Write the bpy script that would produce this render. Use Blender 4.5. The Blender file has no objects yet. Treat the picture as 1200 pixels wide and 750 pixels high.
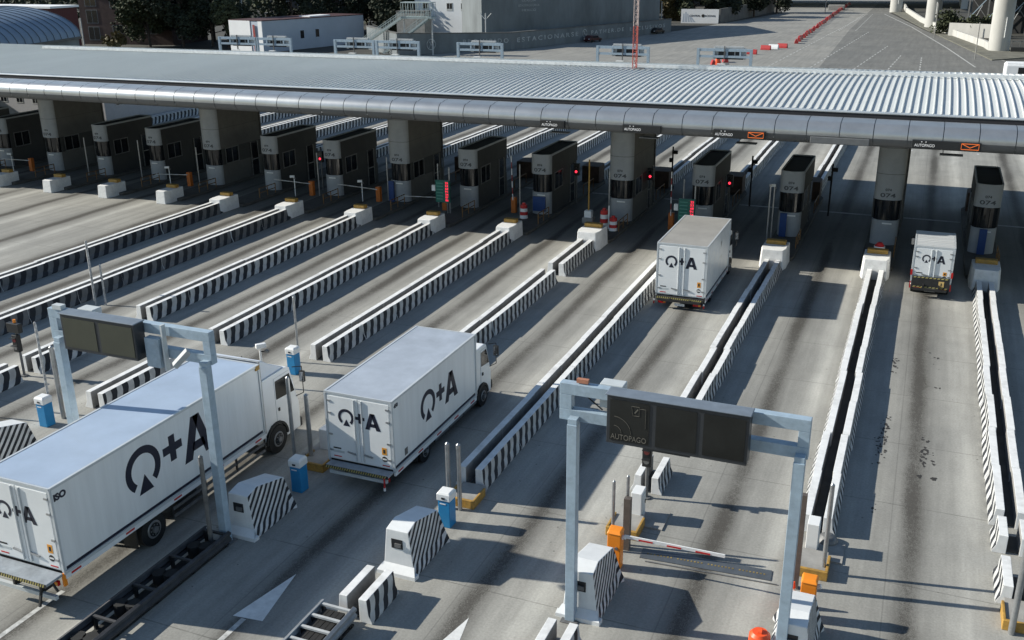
import bpy, bmesh, math, random
from mathutils import Vector, Matrix
random.seed(7)
sc = bpy.context.scene
C = sc.collection
R = math.radians
PI = math.pi

# ------------------------------------------------------------------ camera
CAM_Z = 16.8
yaw, pitch, roll = R(-22.56), R(20.02), R(-0.552)
F = Vector((math.sin(yaw)*math.cos(pitch), math.cos(yaw)*math.cos(pitch), -math.sin(pitch)))
r0 = Vector((math.cos(yaw), -math.sin(yaw), 0)); u0 = r0.cross(F)
RR = r0*math.cos(roll) + u0*math.sin(roll)
UU = -r0*math.sin(roll) + u0*math.cos(roll)
cam_d = bpy.data.cameras.new('camera'); cam = bpy.data.objects.new('camera', cam_d); C.objects.link(cam)
m = Matrix.Identity(4)
for i in range(3):
    m[i][0] = RR[i]; m[i][1] = UU[i]; m[i][2] = -F[i]
m[2][3] = CAM_Z
cam.matrix_world = m
cam_d.sensor_width = 36; cam_d.lens = 1164.2/1200*36; cam_d.clip_end = 3000; cam_d.clip_start = .5
sc.camera = cam

# ------------------------------------------------------------------ light
SUN_EL, SUN_AZ = R(28), R(10.5)          # shadows run to +X, a little to +Y
L = Vector((math.cos(SUN_EL)*math.cos(SUN_AZ), math.cos(SUN_EL)*math.sin(SUN_AZ), -math.sin(SUN_EL)))
w = bpy.data.worlds.new("World"); sc.world = w; w.use_nodes = True
nt = w.node_tree; bg = nt.nodes['Background']
sky = nt.nodes.new('ShaderNodeTexSky'); sky.sky_type = 'NISHITA'; sky.sun_disc = False
sky.sun_elevation = SUN_EL; sky.sun_rotation = math.atan2(-L.x, -L.y) % (2*PI)
sky.dust_density = .6; sky.altitude = 2200; sky.ozone_density = 1.2; sky.air_density = 1.5
nt.links.new(sky.outputs[0], bg.inputs[0]); bg.inputs[1].default_value = .085
sd = bpy.data.lights.new('sun', 'SUN'); sd.energy = 4.8; sd.angle = R(.5); sd.color = (1, .96, .86)
so = bpy.data.objects.new('sun', sd); C.objects.link(so); so.rotation_euler = L.to_track_quat('-Z', 'Y').to_euler()
sc.view_settings.view_transform = 'Standard'; sc.view_settings.look = 'None'
sc.view_settings.exposure = 0.55; sc.view_settings.gamma = 1

# ------------------------------------------------------------------ materials
MATS = {}
def mat(name, col, rough=.7, metal=0., noise=.12, scale=3., bump=0., spec=.5, emit=None, estr=1., stretch=(1, 1, 1), dirt=0.):
    if name in MATS: return MATS[name]
    M = bpy.data.materials.new(name); M.use_nodes = True; n = M.node_tree.nodes; l = M.node_tree.links
    b = n['Principled BSDF']; b.inputs['Roughness'].default_value = rough; b.inputs['Metallic'].default_value = metal
    b.inputs['Specular IOR Level'].default_value = spec
    tc = n.new('ShaderNodeTexCoord'); mp = n.new('ShaderNodeMapping'); mp.inputs['Scale'].default_value = stretch
    l.new(tc.outputs['Object'], mp.inputs[0])
    t = n.new('ShaderNodeTexNoise'); t.inputs['Scale'].default_value = scale; t.inputs['Detail'].default_value = 6; t.inputs['Roughness'].default_value = .65
    l.new(mp.outputs[0], t.inputs[0])
    rp = n.new('ShaderNodeValToRGB'); rp.color_ramp.elements[0].position = .3; rp.color_ramp.elements[1].position = .72
    k = 1-noise*1.6; k2 = 1+noise*.7
    rp.color_ramp.elements[0].color = (col[0]*k, col[1]*k, col[2]*k, 1); rp.color_ramp.elements[1].color = (min(1, col[0]*k2), min(1, col[1]*k2), min(1, col[2]*k2), 1)
    l.new(t.outputs[0], rp.inputs[0]); out = rp.outputs[0]
    if dirt > 0:
        t2 = n.new('ShaderNodeTexNoise'); t2.inputs['Scale'].default_value = scale*.35; t2.inputs['Detail'].default_value = 8; t2.inputs['Roughness'].default_value = .75
        l.new(mp.outputs[0], t2.inputs[0])
        r2 = n.new('ShaderNodeMapRange'); r2.inputs[1].default_value = .5; r2.inputs[2].default_value = .75; r2.inputs[4].default_value = dirt
        l.new(t2.outputs[0], r2.inputs[0])
        mx = n.new('ShaderNodeMixRGB'); l.new(r2.outputs[0], mx.inputs[0]); l.new(out, mx.inputs[1]); mx.inputs[2].default_value = (.09, .08, .065, 1); out = mx.outputs[0]
    l.new(out, b.inputs['Base Color'])
    if bump:
        bp = n.new('ShaderNodeBump'); bp.inputs['Strength'].default_value = bump; bp.inputs['Distance'].default_value = .03
        l.new(t.outputs[0], bp.inputs['Height']); l.new(bp.outputs[0], b.inputs['Normal'])
    if emit:
        b.inputs['Emission Color'].default_value = (*emit, 1); b.inputs['Emission Strength'].default_value = estr
    MATS[name] = M; return M

def stripe_mat(name, period, slant=.35, white=(.5, .5, .49), black=(.018, .02, .026), off=0.):
    """black and white diagonal paint, worn, on the long side faces; y and z of the object"""
    if name in MATS: return MATS[name]
    M = bpy.data.materials.new(name); M.use_nodes = True; n = M.node_tree.nodes; l = M.node_tree.links
    b = n['Principled BSDF']; b.inputs['Roughness'].default_value = .75
    tc = n.new('ShaderNodeTexCoord'); sp = n.new('ShaderNodeSeparateXYZ'); l.new(tc.outputs['Object'], sp.inputs[0])
    nz = n.new('ShaderNodeTexNoise'); nz.inputs['Scale'].default_value = 1.1; nz.inputs['Detail'].default_value = 3; l.new(tc.outputs['Object'], nz.inputs[0])
    def math_(op, a, c):
        q = n.new('ShaderNodeMath'); q.operation = op
        for i, v in enumerate((a, c)):
            if isinstance(v, (int, float)): q.inputs[i].default_value = v
            else: l.new(v, q.inputs[i])
        return q.outputs[0]
    v = math_('SUBTRACT', sp.outputs[1], math_('MULTIPLY', sp.outputs[2], slant))
    v = math_('ADD', v, math_('MULTIPLY', math_('SUBTRACT', nz.outputs[0], .5), .25*period))
    zq = math_('SUBTRACT', sp.outputs[2], .4); v = math_('ADD', v, math_('MULTIPLY', math_('MULTIPLY', zq, zq), 1.1 if slant < .6 else 0))
    v = math_('FRACT', math_('ADD', math_('DIVIDE', v, period), off), 0)
    s = math_('GREATER_THAN', v, .5)
    nd = n.new('ShaderNodeTexNoise'); nd.inputs['Scale'].default_value = 2.5; nd.inputs['Detail'].default_value = 8; l.new(tc.outputs['Object'], nd.inputs[0])
    wr = n.new('ShaderNodeMapRange'); wr.inputs[1].default_value = .35; wr.inputs[2].default_value = .7; wr.inputs[3].default_value = 1.1; wr.inputs[4].default_value = .72; l.new(nd.outputs[0], wr.inputs[0])
    mx = n.new('ShaderNodeMixRGB'); mx.inputs[1].default_value = (*white, 1); mx.inputs[2].default_value = (*black, 1); l.new(s, mx.inputs[0])
    m2 = n.new('ShaderNodeMixRGB'); m2.blend_type = 'MULTIPLY'; m2.inputs[0].default_value = 1; l.new(mx.outputs[0], m2.inputs[1]); l.new(wr.outputs[0], m2.inputs[2])
    l.new(m2.outputs[0], b.inputs['Base Color'])
    MATS[name] = M; return M

WHITEP = mat('white_painted_concrete', (.74, .74, .73), .8, noise=.08, scale=3.2, dirt=.34)
WHITEC = mat('housing_white_paint', (.7, .71, .71), .7, noise=.06, scale=2.5, dirt=.15)
CONC = mat('grey_concrete', (.3, .29, .27), .9, noise=.2, scale=1.5, bump=.3, dirt=.3)
CONCD = mat('dark_grey_concrete', (.13, .13, .125), .9, noise=.25, scale=.5, dirt=.3)
ISL = mat('island_concrete', (.1, .095, .085), .9, noise=.25, scale=1.2, dirt=.5)
YEL = mat('yellow_paint', (.44, .25, .05), .65, noise=.25, scale=5, dirt=.5)
ORG = mat('orange_paint', (.82, .25, .015), .45, noise=.06, scale=4)
BLUE = mat('blue_cabinet_paint', (.015, .21, .45), .45, noise=.08, scale=4)
BLUED = mat('deep_blue_panel', (.01, .045, .17), .5, noise=.1)
STEEL = mat('galvanised_steel', (.42, .43, .44), .42, metal=.75, noise=.15, scale=6, dirt=.15)
STEELD = mat('dull_steel', (.2, .2, .2), .6, metal=.5, noise=.25, scale=4, dirt=.3)
GANT = mat('pale_blue_gantry_paint', (.33, .42, .5), .45, noise=.12, scale=4, dirt=.3)
GANTJ = mat('gantry_joint_box', (.5, .53, .54), .5, noise=.08)
BLACK = mat('black_housing', (.015, .016, .018), .5, noise=.2)
SCREEN = mat('unlit_sign_panel', (.016, .017, .016), .45, noise=.4, scale=.8, spec=.35)
SCREEN2 = mat('olive_sign_panel', (.045, .048, .033), .45, noise=.15, scale=.8)
FRAMED = mat('dark_sign_frame', (.028, .032, .038), .45, noise=.15)
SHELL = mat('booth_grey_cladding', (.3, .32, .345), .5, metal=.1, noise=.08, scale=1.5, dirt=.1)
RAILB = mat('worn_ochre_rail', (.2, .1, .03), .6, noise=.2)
SHELLS = mat('booth_shaded_side_cladding', (.042, .042, .042), .75, noise=.12, scale=1.5, dirt=.2)  # cladding grey darkened on the flanks, deep shade put into the colour
ROOFD = mat('booth_roof_shaded', (.03, .028, .03), .9, noise=.2)  # near black roof: shade under the canopy put into the colour
GLASS = mat('dark_tinted_glass', (.008, .01, .013), .12, noise=.1, spec=.7)
ALU = mat('aluminium_cladding', (.45, .465, .475), .36, metal=.7, noise=.1, scale=.7, dirt=.1)
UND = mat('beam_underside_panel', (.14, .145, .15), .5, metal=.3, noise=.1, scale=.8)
ROOFM = mat('roof_metal_sheet', (.62, .635, .62), .55, metal=.1, noise=.05, scale=.25, stretch=(1, .4, 1), dirt=.1)
ROOFG = mat('roof_dark_groove', (.15, .16, .165), .7, noise=.1)
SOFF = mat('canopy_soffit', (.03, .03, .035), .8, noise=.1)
GUTT = mat('gutter_metal', (.55, .58, .6), .4, metal=.4, noise=.1, scale=1.)
TRW = mat('truck_white_paint', (.74, .755, .76), .3, noise=.05, scale=.8, spec=.5, dirt=.1)
TRR = mat('truck_roof_paint', (.36, .44, .56), .38, noise=.09, scale=.7, spec=.6, dirt=.08)
TRRG = mat("truck_roof_dusty_grey", (.34, .325, .3), .5, noise=.1, scale=1., dirt=.15)
NAVY = mat('dark_navy_lettering', (.012, .014, .03), .45, noise=.05)
TRBOX = mat('truck_box_panel', (.74, .755, .76), .32, noise=.05, scale=1.6, stretch=(2.5, 2.5, .22), dirt=.1)
TRPL = mat('tail_lift_plate', (.3, .33, .36), .45, noise=.2, scale=3, dirt=.25)
TYRE = mat('tyre_rubber', (.012, .012, .012), .85, noise=.3)
RIM = mat('wheel_rim', (.3, .3, .3), .4, metal=.6, noise=.2)
CHAS = mat('chassis_black', (.02, .02, .02), .7, noise=.3)
RED = mat('red_plastic', (.5, .02, .02), .5, noise=.1)
REDL = mat('red_lens', (.45, .01, .01), .3, noise=.05)
AMB = mat('amber_sticker', (.7, .3, .03), .5, noise=.05)
WPL = mat('white_plastic', (.75, .75, .74), .4, noise=.04)
REDLAMP = mat('red_signal_lit', (.6, .01, .02), .4, emit=(1., .03, .06), estr=1.8)
REDLED = mat('red_price_led', (.6, .01, .02), .4, emit=(1., .03, .08), estr=.9)
ORLED = mat('orange_led', (.4, .1, .02), .4, emit=(1., .2, .04), estr=.4)
WLED = mat('white_led', (.6, .6, .6), .4, emit=(1., 1., 1.), estr=.22)
GRNB = mat('green_price_board', (.01, .13, .1), .4, noise=.1)
LINE = mat('road_marking_paint', (.52, .52, .5), .8, noise=.3, scale=6, dirt=.55)
LEAFD = mat('dark_foliage', (.022, .03, .014), .9, noise=.4, scale=.6)
LEAFM = mat('mid_foliage', (.05, .06, .026), .9, noise=.45, scale=.6)
LEAFY = mat('dry_foliage', (.13, .10, .035), .7, noise=.4, scale=.6)
BARK = mat('bark', (.09, .07, .055), .9, noise=.3)
BLDW = mat('white_rendered_wall', (.72, .73, .74), .85, noise=.05, scale=.3)
BLDB = mat('pale_blue_wall', (.4, .45, .52), .85, noise=.06, scale=.3)
BRICK = mat('dark_brick', (.08, .05, .045), .9, noise=.25, scale=1.)
BLDG = mat('grey_rendered_wall', (.17, .19, .2), .9, noise=.22, scale=.25, stretch=(1, 1, .35))
WINF = mat('window_frame_pale', (.45, .46, .46), .6)
REDP = mat('red_painted_metal', (.28, .03, .03), .6, noise=.2)
HAZW = mat('vault_metal', (.16, .22, .3), .5, metal=.2, noise=.1, scale=.4)

# ------------------------------------------------------------------ mesh helpers
class MB:
    def __init__(s): s.v = []; s.f = []; s.mi = []; s.mats = []
    def m(s, M):
        if M not in s.mats: s.mats.append(M)
        return s.mats.index(M)
    def add(s, vs, fs, M):
        o = len(s.v); s.v += [tuple(v) for v in vs]; k = s.m(M)
        for f in fs: s.f.append(tuple(i+o for i in f)); s.mi.append(k)
        return s
    def box(s, c, d, M, rz=0, rx=0, ry=0):
        hx, hy, hz = d[0]/2, d[1]/2, d[2]/2
        mt = Matrix.Rotation(rz, 3, 'Z') @ Matrix.Rotation(ry, 3, 'Y') @ Matrix.Rotation(rx, 3, 'X')
        vs = [Vector(c)+mt @ Vector((x, y, z)) for z in (-hz, hz) for x, y in ((-hx, -hy), (hx, -hy), (hx, hy), (-hx, hy))]
        return s.add(vs, [(3, 2, 1, 0), (4, 5, 6, 7), (0, 1, 5, 4), (1, 2, 6, 5), (2, 3, 7, 6), (3, 0, 4, 7)], M)
    def b2(s, x0, x1, y0, y1, z0, z1, M): return s.box(((x0+x1)/2, (y0+y1)/2, (z0+z1)/2), (abs(x1-x0), abs(y1-y0), abs(z1-z0)), M)
    def tube(s, p, q, r, M, n=10, r2=None, caps=True):
        p = Vector(p); q = Vector(q); d = (q-p).normalized(); r2 = r if r2 is None else r2
        a = d.orthogonal().normalized(); b = d.cross(a)
        vs = [p+(a*math.cos(t)+b*math.sin(t))*r for t in [2*PI*i/n for i in range(n)]]+[q+(a*math.cos(t)+b*math.sin(t))*r2 for t in [2*PI*i/n for i in range(n)]]
        fs = [(i, (i+1) % n, n+(i+1) % n, n+i) for i in range(n)]
        if caps: fs += [tuple(range(n-1, -1, -1)), tuple(range(n, 2*n))]
        return s.add(vs, fs, M)
    def bar(s, p, q, w_, h_, M):
        p = Vector(p); q = Vector(q); d = (q-p).normalized()
        up = Vector((0, 0, 1)) if abs(d.z) < .9 else Vector((0, 1, 0))
        a = d.cross(up).normalized()*w_/2; b = a.cross(d).normalized()*h_/2
        vs = [p-a-b, p+a-b, p+a+b, p-a+b, q-a-b, q+a-b, q+a+b, q-a+b]
        return s.add(vs, [(3, 2, 1, 0), (4, 5, 6, 7), (0, 1, 5, 4), (1, 2, 6, 5), (2, 3, 7, 6), (3, 0, 4, 7)], M)
    def prism(s, pts, axis, a0, a1, M, capM=None, sideM=None):
        """pts: 2d polygon; axis 'x': pts are (y,z); 'y': (x,z); 'z': (x,y)"""
        def P(p, a): return {'x': (a, p[0], p[1]), 'y': (p[0], a, p[1]), 'z': (p[0], p[1], a)}[axis]
        n = len(pts); vs = [P(p, a0) for p in pts]+[P(p, a1) for p in pts]
        ar = sum(pts[i][0]*pts[(i+1) % n][1]-pts[(i+1) % n][0]*pts[i][1] for i in range(n))
        flip = (ar < 0) ^ (axis == 'y') ^ (a1 < a0)
        for i in range(n):
            j = (i+1) % n; f = (i, j, n+j, n+i)
            mm = sideM(pts[i], pts[j]) if sideM else M
            s.add([], [], mm); s.f.append(tuple(k+len(s.v) for k in (f[::-1] if flip else f))) ; s.mi.append(s.m(mm))
        caps = [tuple(range(n-1, -1, -1)), tuple(range(n, 2*n))]
        for c in caps:
            s.f.append(tuple(k+len(s.v) for k in (c[::-1] if flip else c))); s.mi.append(s.m(capM or M))
        s.v += vs; return s
    def build(s, name, parent=None, loc=None, bevel=0, smooth=False, rz=0):
        me = bpy.data.meshes.new(name); me.from_pydata(s.v, [], s.f)
        for M in s.mats: me.materials.append(M)
        me.polygons.foreach_set('material_index', s.mi)
        if smooth:
            me.polygons.foreach_set('use_smooth', [True]*len(s.f)); me.set_sharp_from_angle(angle=R(38))
        me.update()
        o = bpy.data.objects.new(name, me); C.objects.link(o)
        if parent: o.parent = parent
        if loc: o.location = loc
        o.rotation_euler.z = rz
        if bevel:
            bv = o.modifiers.new('bevel', 'BEVEL'); bv.width = bevel; bv.segments = 2; bv.limit_method = 'ANGLE'; bv.angle_limit = R(35); bv.harden_normals = False
        return o
def tag(o, label=None, cat=None, group=None, kind=None):
    if label: o['label'] = label
    if cat: o['category'] = cat
    if group: o['group'] = group
    if kind: o['kind'] = kind
    return o
def thing(name, label, cat, loc=(0, 0, 0), rz=0, group=None):
    o = bpy.data.objects.new(name, None); C.objects.link(o); o.location = loc; o.rotation_euler.z = rz; o.empty_display_size = .3
    return tag(o, label, cat, group)
def dup(root, loc, label, rz=None):
    def cp(o, par):
        c = o.copy(); C.objects.link(c)
        if par: c.parent = par
        for ch in list(o.children): cp(ch, c)
        return c
    r = cp(root, None); r.location = loc; r['label'] = label
    if rz is not None: r.rotation_euler.z = rz
    return r
def text_mesh(txt, size, M, name, parent, loc, rot=(PI/2, 0, 0), width=None, depth=.004, bold=0., curve=None, spacing=1.):
    cu = bpy.data.curves.new('lettering', 'FONT'); cu.body = txt; cu.size = size; cu.align_x = 'CENTER'; cu.align_y = 'CENTER'; cu.extrude = depth; cu.offset = bold; cu.space_character = spacing
    t = bpy.data.objects.new('lettering', cu); C.objects.link(t); bpy.context.view_layer.update()
    me = bpy.data.meshes.new_from_object(t.evaluated_get(bpy.context.evaluated_depsgraph_get())); bpy.data.objects.remove(t)
    me.materials.clear(); me.materials.append(M)
    if width:
        xs = [v.co.x for v in me.vertices]; k = width/(max(xs)-min(xs))
        for v in me.vertices: v.co.x *= k
    if curve:
        for v in me.vertices: v.co.z += curve(v.co.x)
    o = bpy.data.objects.new(name, me); C.objects.link(o); o.parent = parent; o.location = loc; o.rotation_euler = rot
    return o
ORD = ['rightmost', 'second', 'third', 'fourth', 'fifth', 'sixth', 'seventh', 'eighth', 'ninth', 'tenth', 'eleventh', 'twelfth', 'thirteenth', 'fourteenth', 'fifteenth', 'sixteenth', 'seventeenth']
def nth(i, what): return ('rightmost '+what) if i == 0 else ORD[i]+' '+what+' from right'
SP = 5.53
def XI(i): return 3.95 - SP*i

# ------------------------------------------------------------------ ground
def ground_mat(name, lanes=True, base=(.305, .303, .284), oil=1.9, sc_=1.):
    M = bpy.data.materials.new(name); M.use_nodes = True; n = M.node_tree.nodes; l = M.node_tree.links
    b = n['Principled BSDF']; b.inputs['Roughness'].default_value = .85; b.inputs['Specular IOR Level'].default_value = .3
    g = n.new('ShaderNodeTexCoord'); sp = n.new('ShaderNodeSeparateXYZ'); l.new(g.outputs['Object'], sp.inputs[0])
    def mth(op, a, c=0, d=None):
        q = n.new('ShaderNodeMath'); q.operation = op
        for i, v in enumerate((a, c, d)):
            if v is None: continue
            if isinstance(v, (int, float)): q.inputs[i].default_value = v
            else: l.new(v, q.inputs[i])
        return q.outputs[0]
    def noise(scale, stretch=(1, 1, 1), det=5, rough=.6, off=0):
        mp = n.new('ShaderNodeMapping'); mp.inputs['Scale'].default_value = stretch; mp.inputs['Location'].default_value = (off, off*.7, 0); l.new(g.outputs['Object'], mp.inputs[0])
        t = n.new('ShaderNodeTexNoise'); t.inputs['Scale'].default_value = scale; t.inputs['Detail'].default_value = det; t.inputs['Roughness'].default_value = rough
        l.new(mp.outputs[0], t.inputs[0]); return t.outputs[0]
    def rng(v, a, c, d, e):
        q = n.new('ShaderNodeMapRange'); l.new(v, q.inputs[0])
        for i, x in enumerate((a, c, d, e)): q.inputs[i+1].default_value = x
        return q.outputs[0]
    big = noise(.12, det=4); mid = noise(.9, (1, .5, 1), 7, .7); fine = noise(14, det=3, rough=.7)
    streak = noise(1.6, (1, .05, 1), 4, .6); streak2 = noise(5, (1, .03, 1), 3, .6, 9)
    val = mth('MULTIPLY', rng(big, .3, .7, .86, 1.12), rng(mid, .25, .75, .84, 1.12))
    val = mth('MULTIPLY', val, rng(fine, .25, .75, .82, 1.14))
    val = mth('MULTIPLY', val, rng(streak, .3, .7, .86, 1.12))
    val = mth('MULTIPLY', val, rng(streak2, .3, .7, .94, 1.05))
    oilm = None
    if lanes:
        wob = mth('MULTIPLY', mth('SUBTRACT', noise(.12, (.15, 1, 1), 3, .5, 4), .5), .12)
        u = mth('ADD', mth('FRACT', mth('ADD', mth('DIVIDE', mth('SUBTRACT', sp.outputs[0], 3.95), SP), 40.)), wob)
        def gauss(c, wd): return mth('POWER', 2.718, mth('MULTIPLY', mth('POWER', mth('DIVIDE', mth('SUBTRACT', u, c), wd), 2), -1))
        amp = mth('MULTIPLY', rng(noise(.35, (.5, .35, 1), 5, .6, 2), .3, .65, .35, 1.), mth('MULTIPLY', rng(noise(9, (1, .5, 1), 6, .8, 5), .3, .7, .5, 1.2), rng(noise(30, (1, .6, 1), 3, .8, 15), .35, .65, .55, 1.25)))
        lane_amp = rng(noise(.18, (1, .02, 1), 1, .5, 13), .35, .65, .72, 1.)
        oilm = mth('MINIMUM', mth('MULTIPLY', mth('MULTIPLY', mth('MULTIPLY', gauss(.485, .062), amp), lane_amp), oil), .9)
        wide = mth('MULTIPLY', gauss(.47, .2), .17)
        light = mth('MULTIPLY', gauss(.78, .07), mth('MULTIPLY', rng(noise(.3, (.4, .2, 1), 4, .6, 21), .35, .7, .18, .55), 1))
        val = mth('MULTIPLY', val, mth('SUBTRACT', 1, wide)); val = mth('MULTIPLY', val, mth('ADD', 1, light))
        # sawn joints across the slab
        jn = mth('LESS_THAN', mth('FRACT', mth('ADD', mth('DIVIDE', sp.outputs[1], 4.6), .3)), .009)
        val = mth('MULTIPLY', val, mth('SUBTRACT', 1, mth('MULTIPLY', jn, rng(mid, .3, .6, .05, .4))))
        jx = mth('LESS_THAN', mth('FRACT', mth('ADD', mth('DIVIDE', mth('SUBTRACT', sp.outputs[0], 3.95), SP), 40.62)), .007)
        val = mth('MULTIPLY', val, mth('SUBTRACT', 1, mth('MULTIPLY', jx, .2)))
    # blotches of old tar and rubber
    sp1 = noise(3.2, (1, .7, 1), 6, .75, 31); gate = noise(.22, (1, .6, 1), 2, .5, 44)
    blot = mth('MULTIPLY', rng(sp1, .68, .72, 0, 1), rng(gate, .55, .62, 0, .8))
    vo = n.new('ShaderNodeTexVoronoi'); vo.inputs['Scale'].default_value = 1.3; l.new(g.outputs['Object'], vo.inputs[0])
    dots = mth('MULTIPLY', mth('LESS_THAN', vo.outputs['Distance'], .045), .55)
    mask = mth('MAXIMUM', blot, dots)
    if lanes:      # canopy shade painted into the concrete around the booths, with some grime
        canopy_shade = mth('POWER', 2.718, mth('MULTIPLY', mth('POWER', mth('DIVIDE', mth('SUBTRACT', sp.outputs[1], 65), 8.), 4), -1))
        mask = mth('MAXIMUM', mask, mth('MULTIPLY', canopy_shade, rng(mid, .25, .75, .3, .62)))
    if oilm is not None: mask = mth('MAXIMUM', mask, oilm)
    cr = n.new('ShaderNodeMixRGB'); cr.inputs[1].default_value = (base[0], base[1], base[2], 1); cr.inputs[2].default_value = (base[0]*1.02, base[1]*.985, base[2]*.93, 1); l.new(big, cr.inputs[0])
    mv = n.new('ShaderNodeVectorMath'); mv.operation = 'SCALE'; l.new(cr.outputs[0], mv.inputs[0]); l.new(val, mv.inputs['Scale'])
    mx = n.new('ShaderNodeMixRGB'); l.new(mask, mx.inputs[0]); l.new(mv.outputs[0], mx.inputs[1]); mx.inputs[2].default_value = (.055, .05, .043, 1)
    l.new(mx.outputs[0], b.inputs['Base Color'])
    bp = n.new('ShaderNodeBump'); bp.inputs['Strength'].default_value = .25; bp.inputs['Distance'].default_value = .02; l.new(fine, bp.inputs['Height']); l.new(bp.outputs[0], b.inputs['Normal'])
    return M
def sheet(name, pts, z, M):
    mb = MB(); mb.add([(x, y, z) for x, y in pts], [tuple(range(len(pts)))], M); o = mb.build(name); tag(o, kind='structure'); return o
GRD = mat('far_ground_dirt', (.05, .048, .04), .95, noise=.35, scale=.08, dirt=.3)
sheet('ground', [(-1500, -200), (900, -200), (900, 2200), (-1500, 2200)], -.008, GRD)
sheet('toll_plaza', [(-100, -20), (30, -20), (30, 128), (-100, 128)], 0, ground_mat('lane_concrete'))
FAR = ground_mat('far_asphalt', lanes=False, base=(.25, .248, .235))
sheet('road', [(-125, 128), (24, 128), (7.5, 205), (4, 214), (-4.5, 271), (-14, 335), (-17, 500), (-20, 900), (-90, 900), (-62, 420), (-45, 330), (-57.6, 245), (-76, 184), (-84.6, 178), (-91, 164), (-125, 150)], -.004, FAR)
DARKR = ground_mat('dark_patched_asphalt', lanes=False, base=(.165, .166, .16))
sheet('resurfaced_lane', [(-15.5, 128.2), (23, 128.2), (7.2, 205), (-4.8, 271), (-14.2, 335), (-16.6, 420), (-21.5, 420), (-19.5, 260)], 0, DARKR)
PAVE = mat('verge_dirty_concrete', (.16, .155, .125), .95, noise=.3, scale=.6, dirt=.4)
vb = MB()
vb.prism([(9, 188), (16, 196), (15, 212), (9.5, 216), (0, 280), (-8, 345), (-14.2, 345), (-3.9, 271), (5.2, 212)], 'z', 0, .14, PAVE)
tag(vb.build('pavement'), kind='structure')

# lane markings: one sheet each
ARROW = mat('arrow_paint', (.68, .68, .66), .8, noise=.12, scale=4, dirt=.12)
mk = MB()
def strip(x0, y0, x1, y1, wd, z=.004):
    d = Vector((x1-x0, y1-y0, 0)).normalized(); a = Vector((-d.y, d.x, 0))*wd/2
    mk.add([Vector((x0, y0, z))-a, Vector((x1, y1, z))-a, Vector((x1, y1, z))+a, Vector((x0, y0, z))+a], [(0, 1, 2, 3)], LINE)
for (xa, ya, xb, yb) in ((-19.5, 131, -14.6, 253), (-25.6, 131, -20, 330), (-13.6, 131, -8.5, 215), (-7.8, 131, -5.4, 195), (-1.5, 131, -2., 192), (4.2, 131, 4, 171), (-21.5, 255, -21, 330), (-17.8, 255, -18.6, 330)):
    n_ = int((yb-ya)/3.6)
    for k in range(n_):
        t0 = k/n_; t1 = (k+.55)/n_
        strip(xa+(xb-xa)*t0, ya+(yb-ya)*t0, xa+(xb-xa)*t1, ya+(yb-ya)*t1, .2, .006)
strip(6.2, 176, 2, 212, .25, .006); strip(2, 212, -6, 272, .25, .006); strip(-6, 272, -15.3, 330, .25, .006)
strip(11.5, 152, 9.3, 163, .25, .006)
for i in range(-1, 16):
    strip(XI(i)+1.0, 70.8, XI(i)+SP-1.0, 70.8, .28)
for i in (0, 1):
    strip(XI(i)+.7, 97, XI(i)+.75, 97.6, .18)
for i in range(0, 6):      # painted arrow in each lane close to the camera
    x = XI(i)-SP/2+.05
    if i in (2, 3):
        mk.add([(x-.48, 18.05, .004), (x+.42, 18.15, .004), (x+.02, 20.35, .004)], [(0, 1, 2)], ARROW)
        strip(x-.12, 18.05, x-.2, 13, .16)
strip(-21.05, 11, -21.05, 17.2, .16)
strip(-26.6, 13, -26.6, 18, .16)
for x in (-24.2, 9.2, 14.7): strip(x, 98, x, 99.5, .15)
tag(mk.build('lane_markings'), kind='structure')

# drainage / rumble strip across the lane near the gantry
def rumble(x, y, label):
    t = thing('rumble_strip', label, 'rumble strip', (x, y, .004), R(3.5), 'slotted metal strips across the lanes')
    mb = MB(); mb.b2(-1.9, 1.9, -.26, .26, 0, .02, mat('strip_steel', (.12, .135, .15), .5, metal=.4)); mb.build('plate', t)
    SLT = mat('faded_yellow_slot', (.28, .2, .07), .7, noise=.4, scale=9)
    for k in range(-17, 18):
        if k % 9: mb = MB(); mb.b2(k*.1-.025, k*.1+.025, -.03, .03, .02, .028, SLT); mb.build('yellow_stud', t)
    mb = MB(); mb.b2(-1.7, 2.1, -.42, -.38, 0, .02, STEELD); mb.build('edge_bar', t)
rumble(-4.4, 25.2, 'slotted metal strip set across the lane under the raised boom')

INNER = mat('bare_inner_concrete', (.3, .29, .275), .9, noise=.2, dirt=.3)
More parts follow.
